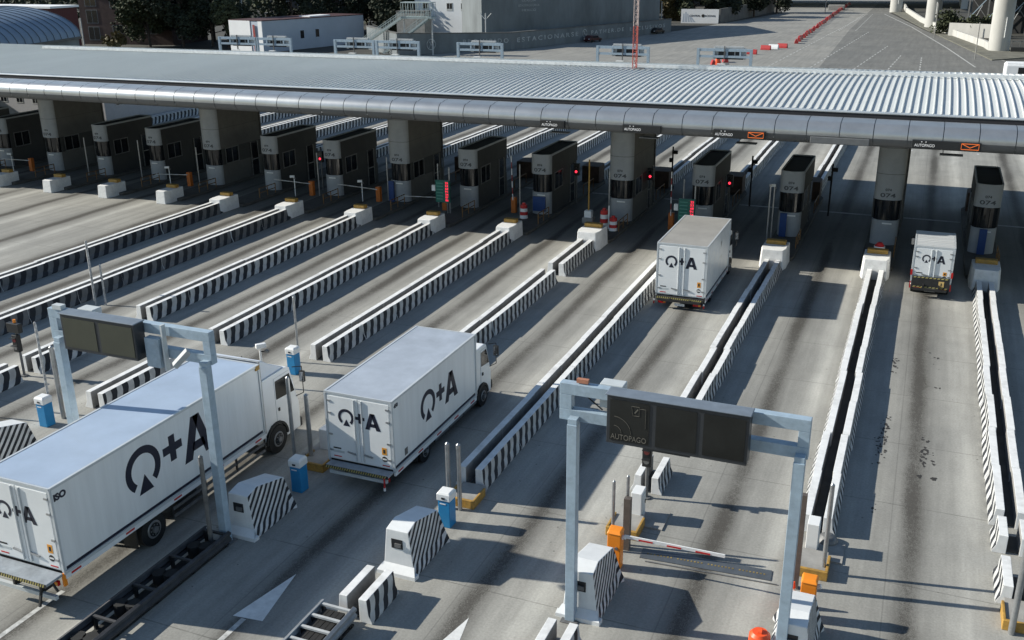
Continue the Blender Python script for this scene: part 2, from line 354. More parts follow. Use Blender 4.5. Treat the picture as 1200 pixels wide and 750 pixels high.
# ------------------------------------------------------------------ jersey barriers in pairs
def barrier(i, y0, y1, label, name='barrier_pair', h=.62, hw=.43, per=.6, group='striped concrete barriers along the lanes', x=None, gap=.175, slant=.35, white=(.48, .48, .47), faded=False):
    x = XI(i) if x is None else x
    if i >= 3: h = .74
    t = thing(name, label, 'barrier', (x, y0, 0), 0, group)
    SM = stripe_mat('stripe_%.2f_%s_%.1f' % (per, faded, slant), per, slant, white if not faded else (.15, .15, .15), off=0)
    Ln = y1-y0
    nseg = max(1, round(Ln/3.05)); jogs = []; jv = 0
    for k in range(nseg): jv = .55*jv+random.uniform(-.05, .05); jogs.append(jv)
    for s in (-1, 1):
        mb = MB()
        prof = [(gap, 0), (hw+.14, 0), (hw+.13, .08), (hw+.04, .26), (hw, h), (gap, h)]
        for k in range(nseg):
            a = Ln*k/nseg+(.012 if k else 0); b = Ln*(k+1)/nseg
            jx = (jogs[k]+random.uniform(-.012, .012)) if Ln > 6 else 0
            jz = random.uniform(-.012, .0)
            pts = [(s*(p[0]+(jx*s)), p[1]+(jz if p[1] > .4 else 0)) for p in prof]
            def side(p, q, jx=jx, s=s):
                p = (s*(p[0]-jx), p[1]); q = (s*(q[0]-jx), q[1])
                return SM if min(abs(p[0]), abs(q[0])) > hw-.05 and (p[1] != q[1]) and max(p[1], q[1]) <= h+.02 and not (abs(p[0]) < gap+.05) else (INNER if abs(p[0]) < gap+.05 and abs(q[0]) < gap+.05 else WHITEP)
            mb.prism(pts, 'y', a, b, WHITEP, sideM=side)
        mb.build('barrier_wall', t, bevel=.012)
    mb = MB(); mb.b2(-gap+.002, gap-.002, .15, Ln-.15, 0, .05, ISL); mb.build('base_slab', t)  # dark floor between the walls: shade of the gap put into its colour
    return t
specs = {0: (30.6, 55.4, .7), 1: (28.1, 55.6, .5), 2: (32.2, 55.6, .5), 3: (26.8, 55.6, .56), 5: (34.6, 56, .64), 6: (34.6, 56, .66), 7: (36, 56, .7), 8: (24, 56, .76), 9: (24, 56, .8)}
for i, (a, b, p) in specs.items():
    dk = ' with faded stripes' if i >= 8 else ''
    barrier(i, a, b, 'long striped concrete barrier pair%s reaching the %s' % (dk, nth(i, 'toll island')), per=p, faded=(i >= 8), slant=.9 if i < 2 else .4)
barrier(4, 50.2, 55.6, 'short striped barrier pair with open end touching the fifth toll island from the right', per=.5, hw=.46)
barrier(4, 31.5, 49.0, 'striped concrete barrier pair starting past a gap and running behind the middle truck', per=.55)
barrier(6, 27.0, 31.2, 'short striped barrier pair right behind the roof of the large truck', per=.62)
barrier(7, 28.9, 31.6, 'very short striped barrier pair behind the left gantry post and signal', per=.62)
barrier(7, 24.2, 28.0, 'short striped barrier pair cut by the left edge below the signal', per=.62)
barrier(3, 19.1, 20.6, 'tiny striped barrier pair between crash cushion and the housing beside the blue cabinet', per=.5, hw=.42, name='barrier_pair')
barrier(2, 18.6, 20.4, 'tiny striped barrier pair at the foot of the near gantry left post', per=.5, hw=.42)
barrier(2, 28.6, 30.2, 'tiny striped barrier pair behind the unlit signal under the near gantry', per=.4, hw=.4)
barrier(0, 29.0, 30.2, 'single-piece striped barrier pair just below the long rightmost one', per=.5, slant=.9)
barrier(0, 26.3, 27.9, 'lowest tiny striped barrier pair at the right edge by the yellow kerb', per=.5, slant=.9)
# exit side
for i in range(2, 17):
    barrier(i, 75.4, 104, 'striped barrier pair beyond the canopy behind the %s' % nth(i, 'toll island'), per=.62, group='striped barriers on the far side of the canopy')

# ------------------------------------------------------------------ toll islands with kerbs and noses
def nose(i):
    t = thing('crash_block', 'white nose block with yellow bumper fronting the %s' % nth(i, 'toll island'), 'crash block', (XI(i), 55.6, 0), 0, 'white nose blocks at the island fronts')
    h = 1.15 if i < 5 else .95
    kx = 1. if i < 5 else (.78 if i < 10 else .66)
    pts = [(-.62*kx, 0), (.62*kx, 0), (.74*kx, .5), (.74*kx, 2.0), (-.74*kx, 2.0), (-.74*kx, .5)]
    if i >= 10: t.location.y = 56.4
    mb = MB(); n = 6
    lo = [(x*1.03, y, 0) for x, y in pts]; hi = [(x*.93, y+.06, h) for x, y in pts]
    mb.add(lo+hi, [tuple(range(5, -1, -1)), tuple(range(6, 12))]+[(k, (k+1) % 6, 6+(k+1) % 6, 6+k) for k in range(6)], WHITEP)
    mb.build('block', t, bevel=.03)
    mb = MB(); mb.box((0, 1.45, h+.12), (1.1 if i < 5 else .85, .42, .24), YEL); mb.box((-.3, 1.6, h+.01), (.12, .3, .06), BLACK); mb.box((.3, 1.6, h+.01), (.12, .3, .06), BLACK)
    mb.build('yellow_bumper', t, bevel=.05)
def island(i):
    t = thing('toll_island', 'raised concrete kerb island under the %s' % nth(i, 'toll island'), 'kerb island', (XI(i), 57.6, 0), 0, 'raised islands under the canopy')
    out = [(-.85, 0), (.85, 0), (.92, .6), (.92, 16.6), (.6, 17.4), (-.6, 17.4), (-.92, 16.6), (-.92, .6)]
    mb = MB(); mb.prism(out, 'z', 0, .22, ISL); mb.build('kerb_slab', t, bevel=.03)
    mb = MB()
    for y in (2.2, 3.2, 4.2): mb.tube((.8, y, .22), (.8, y, .95), .035, RAILB, 6)
    for z in (.6, .93): mb.tube((.8, 2.2, z), (.8, 4.2, z), .03, RAILB, 6)
    mb.build('guard_rail', t); mb = MB()
    for y in (11.6, 12.8, 14): mb.tube((.8, y, .22), (.8, y, .95), .035, RAILB, 6)
    mb.tube((.8, 11.6, .93), (.8, 14, .93), .03, RAILB, 6)
    mb.build('guard_rail', t)
    mb = MB(); h = 1.5
    mb.prism([(-.7, 15.7), (.7, 15.7), (.7, 17.1), (.5, 17.5), (-.5, 17.5), (-.7, 17.1)], 'z', .225, h, mat('exit_block_brown', (.09, .06, .05), .85, noise=.3, scale=2)); mb.build('rear_block', t, bevel=.04)

def outline(w, y0, y1, f=.45, n=15):
    pts = [(-w*math.cos(PI*k/(n-1)), y0+f-f*math.sin(PI*k/(n-1))) for k in range(n)]
    return pts+[(w, y1-.15), (w-.15, y1), (-w+.15, y1), (-w, y1-.15)]
def booth_body(t, w, tall):
    W = w/2; D = 5.9; top = 8.3 if tall else 4.25
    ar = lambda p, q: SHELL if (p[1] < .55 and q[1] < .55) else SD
    SD = mat('pillar_shaded_side_cladding', (.115, .112, .106), .75, noise=.12, scale=1.5, dirt=.2) if tall else SHELLS  # pillar flanks darker than the front: shade put into the colour
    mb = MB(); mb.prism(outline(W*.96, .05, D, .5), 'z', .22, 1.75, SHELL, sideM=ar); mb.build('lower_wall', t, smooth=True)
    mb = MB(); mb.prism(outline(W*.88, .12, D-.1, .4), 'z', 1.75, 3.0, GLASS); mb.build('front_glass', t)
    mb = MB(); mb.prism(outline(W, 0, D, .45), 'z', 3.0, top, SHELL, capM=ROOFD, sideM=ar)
    if not tall:
        mb.prism(outline(W-.06, .06, D-.06, .42), 'z', top, top+.004, ROOFD)
    mb.build('upper_cladding', t, smooth=True)
    if not tall:
        mb = MB(); o_ = outline(W+.004, -.004, D+.004, .45); k = len(o_); inn = outline(W-.07, .07, D-.07, .4)
        vs = [(x, y, z) for z in (top-.03, top+.09) for x, y in o_]+[(x, y, z) for z in (top-.03, top+.09) for x, y in inn]
        fs = [(a, (a+1) % k, k+(a+1) % k, k+a) for a in range(k)]+[(2*k+(a+1) % k, 2*k+a, 3*k+a, 3*k+(a+1) % k) for a in range(k)]+[(k+a, k+(a+1) % k, 3*k+(a+1) % k, 3*k+a) for a in range(k)]
        mb.add(vs, fs, SHELL); mb.build('parapet', t)
    else:
        mb = MB()
        for z in (4.55, 6.1, 7.4): mb.prism(outline(W+.003, -.003, D+.003, .45), 'z', z, z+.02, SHELLS)
        mb.build('cladding_joints', t)
        mb = MB()
        for s in (-1, 1): mb.tube((s*(W+.05), D-.2, .22), (s*(W+.05), D-.2, 8.2), .05, STEELD, 8)
        mb.build('downpipe', t)
    for s in (-1, 1):      # solid flank with windows and a door
        x0, x1 = sorted((s*W*.86, s*W*.985))
        mb = MB(); mb.b2(x0, x1, .62, 1.0, 1.75, 3.0, SHELLS); mb.build('corner_post', t); mb = MB(); mb.b2(x0, x1, 2.6, 5.6, 1.75, 3.0, SHELLS); mb.build('side_wall', t)
        mb = MB(); mb.b2(s*W*.985-.02, s*W*.985+.02, 1.2, 2.4, 1.9, 2.95, GLASS)
        for y in (1.0, 1.8, 2.6): mb.b2(s*W-.03, s*W+.03, y-.03, y+.03, 1.75, 3.0, STEELD)
        for z in (1.8, 2.97): mb.b2(s*W-.028, s*W+.028, 1.0, 2.6, z-.03, z+.03, STEELD)
        mb.build('window', t)
        mb = MB(); mb.b2(s*W-.03, s*W+.03, 4.2, 5.1, .25, 2.9, GLASS)
        for y in (4.2, 5.1): mb.b2(s*W-.04, s*W+.04, y-.04, y+.04, .25, 2.95, STEELD)
        mb.b2(s*W-.04, s*W+.04, 4.2, 5.1, 1.5, 1.58, STEELD); mb.build('door', t)
    f = .45
    cv = lambda x: -(f*(1-math.sqrt(max(0, 1-(x/W)**2))))
    NUMM = mat('worn_dark_numbers', (.06, .065, .075), .6, noise=.2)
    text_mesh('074', .34, NUMM, 'number', t, (0, -.003, 3.28), width=.86, curve=cv, bold=.006, depth=.01)
    text_mesh('074', .2, NUMM, 'small_number', t, (0, -.003, 3.62), width=.36, curve=cv, bold=.006, depth=.01)
    mb = MB(); mb.box((.12, .0, 1.58), (.55, .05, .08), WPL); mb.build('notice_strip', t)
    mb = MB()
    for x in (-.28, .2): mb.box((x, .11, 2.35), (.025, .05, 1.15), CHAS)
    mb.build('glazing_bars', t)
TALL = (1, 4, 7, 10, 13, 16)
BLUEP = {0: .0, 2: -.3, 5: .0, 7: -.5}
for i in range(0, 17):
    nose(i); island(i)
    if i in TALL:
        t = thing('canopy_pillar', 'tall grey booth pillar carrying the canopy on the %s, numbered 074' % nth(i, 'island'), 'pillar', (XI(i)+.05, 62.3, 0), 0, 'tall pillars holding up the canopy')
        booth_body(t, 1.62, True)
    else:
        t = thing('toll_booth', 'low grey booth with dark flat roof on the %s, numbered 074' % nth(i, 'island'), 'toll booth', (XI(i)-.05, 62.3, 0), 0, 'low toll booths under the canopy')
        booth_body(t, 1.46, False)
    if i in BLUEP:
        b = MB(); b.box((BLUEP[i], -.08, .98), (.42 if i != 5 else .9, .14, 1.5 if i != 5 else 1.0), BLUED); o = b.build('blue_panel', t, bevel=.01)

# ------------------------------------------------------------------ canopy
cn = thing('canopy', 'long curved ribbed metal canopy roof over all the toll booths', 'canopy', (0, 0, 0))
XL, XR = -102., 34.
def arc(y): return 9.40-.0046*(y-67.6)**2
mb = MB(); ys = [56.9+(79.0-56.9)*k/26 for k in range(27)]
per = .392; nr = int((XR-XL)/per)
for k in range(nr):
    x0 = XL+k*per; xs = [(x0, 0), (x0+.008, .08), (x0+.05, .08), (x0+.058, 0)]
    o = len(mb.v)
    for y in ys:
        for (x, dz) in xs: mb.v.append((x, y, arc(y)+dz))
        mb.v.append((x0+per, y, arc(y)))
    a = mb.m(ROOFM); g_ = mb.m(ROOFG)
    for j in range(len(ys)-1):
        for q in range(4):
            p = o+j*5+q; mb.f.append((p, p+1, p+6, p+5)); mb.mi.append(a)
mb.build('ribbed_roof', cn)
mb = MB()
pts = [(y, arc(y)-.15) for y in ys]+[(y, arc(y)-.3) for y in reversed(ys)]
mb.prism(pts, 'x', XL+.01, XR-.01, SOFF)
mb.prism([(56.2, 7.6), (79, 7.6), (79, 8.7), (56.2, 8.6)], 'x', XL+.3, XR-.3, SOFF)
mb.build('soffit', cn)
mb = MB()
mb.bar((-75, 70.1, arc(70.1)+.2), (XR, 70.1, arc(70.1)+.2), .3, .2, mat('rail_white_metal', (.7, .72, .73), .45, metal=.2)); mb.build('ridge_rail', cn)
mb = MB(); mb.b2(XL, XR, 56.5, 56.95, 8.84, 8.93, GUTT); mb.b2(XL, XR, 56.54, 56.9, 8.4, 8.838, SOFF); mb.build('gutter', cn, bevel=.03)
# rounded front beam, one mesh with a fine dark seam every panel
mb = MB(); cy, cz, rr = 54.95, 8.05, .86; pw = 1.66; npan = int((XR-XL)/pw)
ang = [R(-150+10.5*k) for k in range(33)]
prof = [(cy-rr*.98*math.cos(t+PI/2*0)*1.0, cz+rr*math.sin(t)*.86) for t in ang]
prof = [(56.2, 8.66), (55.8, 8.7), (55.4, 8.68), (55.0, 8.6)]
for k in range(17):
    t = R(100+(262-100)*k/16); prof.append((55.0+.62*math.cos(t), 8.02+.62*math.sin(t)*.98))
prof += [(55.5, 7.36), (56.1, 7.3), (56.7, 7.3)]
und = 13
for k in range(npan):
    a = XL+k*pw; b = a+pw
    bow = [(a+.02, 0), (b-.02, 0)]
    o = len(mb.v); n_ = len(prof)
    for x in (a+.02, a+.06, b-.06, b-.02):
        e = 0
        for (y, z) in prof:
            v = Vector((y-cy, z-cz)); v = v*(1+e); mb.v.append((x, cy+v.x, cz+v.y))
    A = mb.m(ALU)
    for c in range(3):
        for q in range(n_-1):
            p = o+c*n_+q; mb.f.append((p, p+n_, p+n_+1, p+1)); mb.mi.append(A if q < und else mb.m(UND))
    o = len(mb.v)
    for x in (b-.02, b+.02):
        for (y, z) in prof:
            v = Vector((y-55.8, z-8.05))*.97+Vector((55.8-cy, 8.05-cz)); mb.v.append((x, cy+v.x, cz+v.y))
    G_ = mb.m(ROOFG)
    for q in range(n_-1):
        p = o+q; mb.f.append((p, p+n_, p+n_+1, p+1)); mb.mi.append(G_)
mb.build('front_beam', cn, smooth=True)
mb = MB(); mb.prism([(54.75, 8.1), (55.3, 7.6), (56.6, 7.5), (56.6, 8.6), (55.3, 8.4)], 'x', XL+.5, XR-.5, SOFF); mb.build('beam_core', cn)
mb = MB(); mb.b2(-5.5, -2.55, 54.32, 54.8, 7.5, 7.85, mat('service_box_grey', (.13, .135, .14), .6)); mb.build('service_box', cn, bevel=.03)
mb = MB(); mb.b2(XL, XR, 78.95, 79.3, arc(79)-.6, arc(79)+.05, GUTT); mb.build('rear_fascia', cn)
# signs under the front beam
def lane_sign(x, wd, label, amber):
    t = thing('lane_sign', label, 'lane sign', (x, 54.3, 7.78), 0, 'black lane signs under the canopy beam')
    mb = MB(); mb.box((0, 0, 0), (wd, .25, .4), BLACK); mb.build('housing', t, bevel=.02)
    mb = MB(); mb.tube((-wd*.3, .1, .0), (-wd*.3, .5, .0), .03, STEELD, 6); mb.tube((wd*.3, .1, .0), (wd*.3, .5, .0), .03, STEELD, 6); mb.build('bracket', t)
    text_mesh('AUTOPAGO', .2, WLED, 'lettering', t, (-wd/2+.6, -.13, -.05), width=.95)
    mb = MB(); mb.box((-wd/2+.45, -.13, .13), (.05, .01, .04), WLED); mb.box((-wd/2+.65, -.13, .13), (.05, .01, .04), WLED); mb.build('lit_dots', t)
    if amber:
        mb = MB(); ax = wd/2-.5
        for a, b in (((-.4, -.14), (-.4, .14)), ((-.4, .14), (.4, .14)), ((-.4, -.14), (.4, -.14)), ((.4, .14), (.4, -.14)), ((-.4, .14), (0, -.05)), ((0, -.05), (.4, .14))):
            mb.bar((ax+a[0], -.135, a[1]), (ax+b[0], -.135, b[1]), .02, .03, ORLED)
        mb.build('amber_symbol', t)
    mb = MB(); mb.box((wd*.1, .9, -.62), (1.1, .5, .05), STEELD); mb.tube((wd*.1-.4, .9, -.6), (wd*.1-.4, 1.2, -.4), .02, STEELD, 6); mb.build('reader_tray', t)
lane_sign(-19.9, 1.5, 'small black lit lane sign under the beam, leftmost of the lane signs', False)
lane_sign(-14.6, 2.2, 'black lit lane sign under the beam just right of the pillar in the middle', False)
lane_sign(-9.2, 2.8, 'black lit lane sign with an amber symbol left of the dark grey service box', True)
lane_sign(1.1, 3.2, 'wide black lit lane sign with amber symbol right of the second pillar', True)

# lattice mast standing on the roof
t = thing('lattice_mast', 'red and white lattice radio mast rising from the canopy roof', 'mast', (-19.25, 69.2, 9.36))
mb = MB(); REDM = mat('mast_red', (.38, .07, .05), .6); WHM = mat('mast_white', (.42, .33, .31), .6)
tri = [(-.16, -.1), (.16, -.1), (0, .18)]
for k in range(22):
    z0, z1 = k*.42, (k+1)*.42; M_ = REDM if (k//7) % 2 == 0 else WHM
    for a in range(3):
        p, q = tri[a], tri[(a+1) % 3]
        mb.tube((*p, z0), (*p, z1), .028, M_, 5, caps=False); mb.tube((*p, z0), (*q, z1), .016, M_, 4, caps=False); mb.tube((*p, z1), (*q, z1), .014, M_, 4, caps=False)
mb.build('lattice', t)
mb = MB(); mb.box((0, 0, .05), (2.6, .7, .08), STEEL); mb.box((.4, -.1, .12), (.6, .4, .1), STEELD); mb.build('base_plate', t)
mb = MB(); mb.tube((-.25, -.15, 7.7), (-.75, -.2, 7.9), .03, WHM, 5); mb.build('side_arm', t)

# ------------------------------------------------------------------ small things at the booths
def arm_gate(x, y, arm, label, h=1.1, group='orange boom gates by the booths'):
    t = thing('boom_gate', label, 'boom gate', (x, y, 0), 0, group)
    mb = MB(); mb.box((0, 0, .22+h/2), (.34, .32, h), mat('shaded_orange_paint', (.5, .13, .015), .5, noise=.15, dirt=.2)); mb.build('cabinet', t, bevel=.03)  # orange darkened: the canopy shade is put into the colour
    if arm:
        mb = MB(); n_ = 7; p = Vector((0, -.2, h+.05)); q = Vector(arm)
        for k in range(n_): mb.bar(p+(q-p)*k/n_, p+(q-p)*(k+1)/n_, .05, .06, (WPL if k % 2 == 0 else REDP) if arm[2] > 2 else (WINF if k % 2 == 0 else STEEL))
        mb.build('boom', t)
    return t
arm_gate(-52.7, 61.4, (-3.1, -.2, 1.0), 'orange boom gate with lowered boom by the eleventh island from the right')
arm_gate(-41.8, 61.9, (-3.2, -.2, 1.25), 'orange boom gate with lowered boom by the ninth island from the right')
arm_gate(-36.1, 61.9, (-3.3, -.2, 1.3), 'orange boom gate with lowered boom by the eighth island from the right')
arm_gate(-69.4, 61.6, (-3.1, -.2, 1.1), 'orange boom gate with lowered boom farthest left by the canopy pillar')
arm_gate(-25.6, 62.2, (-.1, -.2, 4.2), 'orange boom gate with upright red and white boom right of the price board')
arm_gate(-14.4, 61.6, (-.05, -.2, 4.0), 'orange boom gate with upright boom half hidden behind the rear truck')
arm_gate(-30.4, 61.2, (-3.2, -.1, 1.0), 'boom gate with lowered white boom left of the red and green price board')
def pole(x, y, z0, h, r, M, label, name='steel_pole', cat='pole', lean=0, group='thin poles by the booths', cam=False):
    t = thing(name, label, cat, (x, y, z0), 0, group)
    mb = MB(); mb.tube((0, 0, 0), (lean, 0, h), r, M, 8); mb.build('post', t)
    if cam:
        mb = MB(); mb.box((-.12, -.06, h), (.34, .16, .15), WPL, rz=.5); mb.box((.06, .02, h-.14), (.1, .1, .12), STEELD); mb.build('camera', t)
    return t
for (x, y, i) in ((-54.2, 60.9, 10), (-42.9, 61.3, 8), (-37.3, 61.6, 7), (-70.9, 61, 13)):
    pole(x, y, .2, 1.5, .035, WPL, 'short pole with white camera by the boom gate of the %s' % nth(i, 'island'), 'camera_pole', 'camera', group='camera poles by the boom gates', cam=True)
for (x, y, i, h) in ((-52.2, 61.9, 10, 3.0), (-41.3, 62.1, 8, 3.2), (-35.6, 62.4, 7, 3.2), (-31.3, 62, 6, 3.1), (-25., 61.8, 5, 3.5), (-18.9, 62.6, 4, 3.3), (-13.8, 62.2, 3, 3.2), (-8.3, 61.6, 2, 3.4), (-58, 62, 11, 3.2), (-63.6, 62, 12, 3.1)):
    pole(x, y, .2, h, .045, STEEL, 'thin upright steel pole standing left of the %s' % nth(i, 'island booth'))
pole(-8.1, 61.9, .2, 3.3, .045, STEEL, 'second thin steel pole of a close pair left of the third booth from the right', cam=True)
t = pole(-19.8, 61.0, 1.0, 3.5, .05, YEL, 'tall yellow pole on a pale grey foot in front of the barrels', 'yellow_pole', 'pole', group='yellow pole')
mb = MB(); mb.box((0, 0, -.1), (.5, .45, .5), WPL); mb.box((0, 0, -.5), (.75, .6, .4), CONC); mb.build('foot', t, bevel=.05)
def barrel(x, y, label, h=1.15):
    t = thing('traffic_barrel', label, 'barrel', (x, y, 0), 0, 'red and white traffic barrels')
    mb = MB(); n_ = 5
    for k in range(n_):
        z0, z1 = h*k/n_, h*(k+1)/n_; mb.tube((0, 0, z0), (0, 0, z1), .29-.05*k/n_, RED if k % 2 == 0 else WPL, 14, r2=.29-.05*(k+1)/n_)
    mb.build('drum', t, smooth=True)
    mb = MB(); mb.tube((0, 0, h), (0, 0, h+.14), .12, RED, 10); mb.build('cap', t)
barrel(-24.4, 61.0, 'red and white barrel standing left of the sixth booth from the right')
barrel(-18.6, 60.6, 'taller red and white barrel behind the thin white post', 1.35)
barrel(-17.8, 60.0, 'nearer red and white barrel beside the nose block of the canopy pillar', 1.05)
pole(-18.2, 60.3, 0, 1.75, .05, WPL, 'short white post with round top between the two barrels', 'white_post')
def price_board(x, y, label, w_=1.05, h_=1.55):
    t = thing('price_board', label, 'price board', (x, y, .2), 0, 'green and red price boards')
    mb = MB(); mb.box((0, 0, 1.55), (w_, .2, h_), GRNB); mb.build('panel', t, bevel=.02)
    mb = MB()
    for k in range(6): mb.box((-.2, -.105, 2.12-.22*k), (.5, .01, .05), mat('pale_green_print', (.1, .3, .25), .5))
    mb.build('price_lines', t)
    for k in range(7):
        text_mesh(('25', '53', '68', '91', '54', '07', '86')[k], .2, REDLED, 'red_figures', t, (.34, -.106, 2.15-.2*k), width=.22, bold=.004)
    mb = MB(); mb.tube((.3, .05, 0), (.3, .05, .8), .06, STEELD, 8); mb.tube((.45, .12, 0), (.45, .12, 3.2), .05, STEEL, 8); mb.build('post', t)
    mb = MB(); mb.box((-.68, 0, 1.75), (.26, .2, .4), WPL); mb.build('reader', t)
price_board(-30.15, 60.4, 'green price board with red figures in the open left of the rear truck')
price_board(-13.2, 60.6, 'green price board with red figures right behind the rear truck roof')
def exit_signal(x, y, label, z=2.6):
    t = thing('exit_signal', label, 'traffic light', (x, y, .2), 0, 'lit red signals by the booths')
    mb = MB(); mb.tube((0, 0, 0), (0, 0, z+.1), .05, STEELD, 8); mb.build('post', t)
    mb = MB(); mb.box((0, -.02, z-.05), (.42, .26, .85), BLACK); mb.build('head', t, bevel=.03)
    mb = MB(); mb.tube((0, -.15, z-.2), (0, -.17, z-.2), .085, REDLAMP, 14); mb.build('red_lamp', t)
    mb = MB(); mb.tube((0, -.15, z+.12), (0, -.17, z+.12), .11, GLASS, 14); mb.build('dark_lamp', t)
exit_signal(-22.35, 66.0, 'lit red signal right of the sixth booth from the right')
exit_signal(-17.05, 66.2, 'lit red signal right of the pillar in the middle')
exit_signal(-11.55, 65.9, 'lit red signal right of the booth behind the rear truck')
exit_signal(-42.2, 64., 'lit red signal deep in the shade left of the ninth booth from the right')
for (x, y, lb) in ((-10.9, 70.6, 'dark camera pole with small head beyond the booth behind the rear truck'), (-5.4, 69.6, 'dark goalpost pole beyond the third booth from the right'), (-17.0, 72.3, 'dark short pole beyond the pillar in the middle')):
    t = pole(x, y, 0, 3.6, .06, CHAS, lb, 'dark_pole', 'pole', group='dark poles on the exit side')
    mb = MB(); mb.box((.15, 0, 3.2), (.4, .2, .25), CHAS); mb.box((-.12, 0, 2.6), (.25, .2, .3), CHAS); mb.build('device', t)
t = thing('red_dome', 'small red dome lamp on the island in front of the second pillar', 'dome', (XI(1)+.05, 57.55, 1.32-.02))
mb = MB(); mb.tube((0, 0, 0), (0, 0, .14), .3, WPL, 14); mb.tube((0, 0, .14), (0, 0, .34), .28, RED, 14, r2=.12); mb.build('dome', t, smooth=True)

exec_part2 = True

# ------------------------------------------------------------------ equipment on the island ends near the camera
def housing(i, label, y=21.5, opening=True):
    t = thing('crash_housing', label, 'housing', (XI(i)+.08, y, 0), 0, 'striped white equipment housings')
    SMH = stripe_mat('housing_stripe', .31, 1.0, white=(.6, .6, .6))
    # rings: y, half width bottom, half width top, height
    rings = [(0.0, .62, .46, 1.2), (.05, .50, .36, 1.42), (.5, .50, .35, 1.52), (1.86, .50, .36, 1.15), (2.02, .6, .55, .3)]
    mb = MB(); n_ = 6; R_ = []
    for (yy, wb, wt, h) in rings:
        R_.append([(-wb-.08, yy, 0), (-wb-.06, yy, .14), (-wb+.02, yy, .3), (-wt, yy, h), (wt, yy, h), (wb-.02, yy, .3), (wb+.06, yy, .14), (wb+.08, yy, 0)])
    R_ = R_[1:]; R_[0] = [(x, 0.0, z) for (x, y_, z) in R_[0]]
    vs = [p for r in R_ for p in r]; k = 8
    a = len(mb.v); mb.v += vs
    wi = mb.m(WHITEC); si = mb.m(SMH)
    for j in range(len(R_)-1):
        for q in range(k):
            p0 = j*k+q; p1 = j*k+(q+1) % k
            mb.f.append((p0, p1, p1+k, p0+k)); mb.mi.append(si if q in (0, 1, 2, 4, 5, 6) else wi)
    mb.f.append(tuple(range(k-1, -1, -1))); mb.mi.append(wi)
    mb.f.append(tuple((len(R_)-1)*k+q for q in range(k))); mb.mi.append(wi)
    bm = bmesh.new(); o = mb.build('body', t); bm.from_mesh(o.data); bmesh.ops.recalc_face_normals(bm, faces=bm.faces); bm.to_mesh(o.data); bm.free()
    bv = o.modifiers.new('bevel', 'BEVEL'); bv.width = .025; bv.segments = 2; bv.limit_method = 'ANGLE'; bv.angle_limit = R(30)
    mb = MB(); mb.prism([(-.62, -.22), (.62, -.22), (.64, .0), (-.64, .0)], 'z', 0, .12, WHITEC); mb.add([(-.62, -.22, .12), (.62, -.22, .12), (.5, -.004, .3), (-.5, -.004, .3)], [(0, 1, 2, 3)], WHITEC); mb.build('sloped_toe', t)
    if opening:
        mb = MB(); mb.box((-.02, -.004, .98), (.36, .03, .3), BLACK); mb.box((0.02, -.03, .95), (.2, .06, .12), STEELD); mb.build('recess', t)
    return t
housing(4, 'shaded striped equipment housing beside the left gantry right post and the large truck')
housing(3, 'striped equipment housing with square recess next to the small blue cabinet')
housing(2, 'striped equipment housing behind the near gantry left post, by the orange gate')
housing(1, 'striped equipment housing by the traffic cone at the bottom of the near gantry right post', 21.3)
housing(6, 'striped equipment housing cut by the left edge beside the large truck')
housing(5, 'striped equipment housing hidden on the far side of the large truck')
def cabinet(x, y, label):
    t = thing('blue_cabinet', label, 'cabinet', (x, y, 0), 0, 'blue cabinets with white caps')
    mb = MB(); mb.prism([(-.2, -.2), (.2, -.2), (.22, .2), (-.22, .2)], 'z', 0, .95, BLUE); mb.build('body', t, bevel=.02)
    mb = MB(); lo = [(-.23, -.23), (.23, -.23), (.24, .23), (-.24, .23)]
    mb.add([(a, b, .95) for a, b in lo]+[(a, b, 1.17) for a, b in lo]+[(a*.8, b*.8, 1.24) for a, b in lo], [(3, 2, 1, 0), (0, 1, 5, 4), (1, 2, 6, 5), (2, 3, 7, 6), (3, 0, 4, 7), (4, 5, 9, 8), (5, 6, 10, 9), (6, 7, 11, 10), (7, 4, 8, 11), (8, 9, 10, 11)], WPL); mb.build('cap', t, bevel=.02)
    mb = MB(); mb.box((0, -.235, 1.05), (.12, .02, .06), BLACK); mb.box((-.03, -.207, .84), (.2, .01, .035), WPL); mb.build('reader_slot', t)
    return t
cabinet(-12.42, 24.4, 'sunlit blue cabinet with white cap beside the striped housing with a recess')
cabinet(-18.0, 24.55, 'shaded blue cabinet with white cap between the two front trucks')
cabinet(-23.93, 33.0, 'blue cabinet with white cap beyond the cab of the large truck')
cabinet(-29.95, 25.2, 'blue cabinet with white cap at the left edge beyond the large truck')
def orange_gate(x, y, label, arm):
    t = thing('orange_boom_gate', label, 'boom gate', (x, y, 0), 0, 'bright orange boom gates in front')
    mb = MB(); mb.prism([(-.2, -.17), (.2, -.17), (.2, .17), (-.2, .17)], 'z', 0, 1.2, ORG); mb.add([(-.22, -.2, 1.2), (.22, -.2, 1.2), (.22, .19, 1.2), (-.22, .19, 1.2), (-.17, -.12, 1.29), (.17, -.12, 1.29), (.19, .16, 1.31), (-.19, .16, 1.31)], [(3, 2, 1, 0), (4, 5, 6, 7), (0, 1, 5, 4), (1, 2, 6, 5), (2, 3, 7, 6), (3, 0, 4, 7)], ORG); mb.build('cabinet', t, bevel=.02)
    mb = MB(); mb.tube((.08, -.17, .75), (.08, -.2, .75), .05, STEELD, 10); mb.tube((.2, 0, 1.05), (.3, 0, 1.08), .07, WPL, 10); mb.build('pivot', t)
    if arm:
        a = MB(); p = Vector((.28, 0, 1.1)); q = Vector(arm); n_ = 1
        a.bar(p, q, .035, .1, WPL); a.build('boom', t)
        b = MB()
        for k in (1, 3, 5): b.bar(p+(q-p)*(k/7.)+Vector((0, -.02, -.025)), p+(q-p)*((k+1)/7.)+Vector((0, -.02, -.025)), .012, .05, RED)
        b.build('red_bands', t)
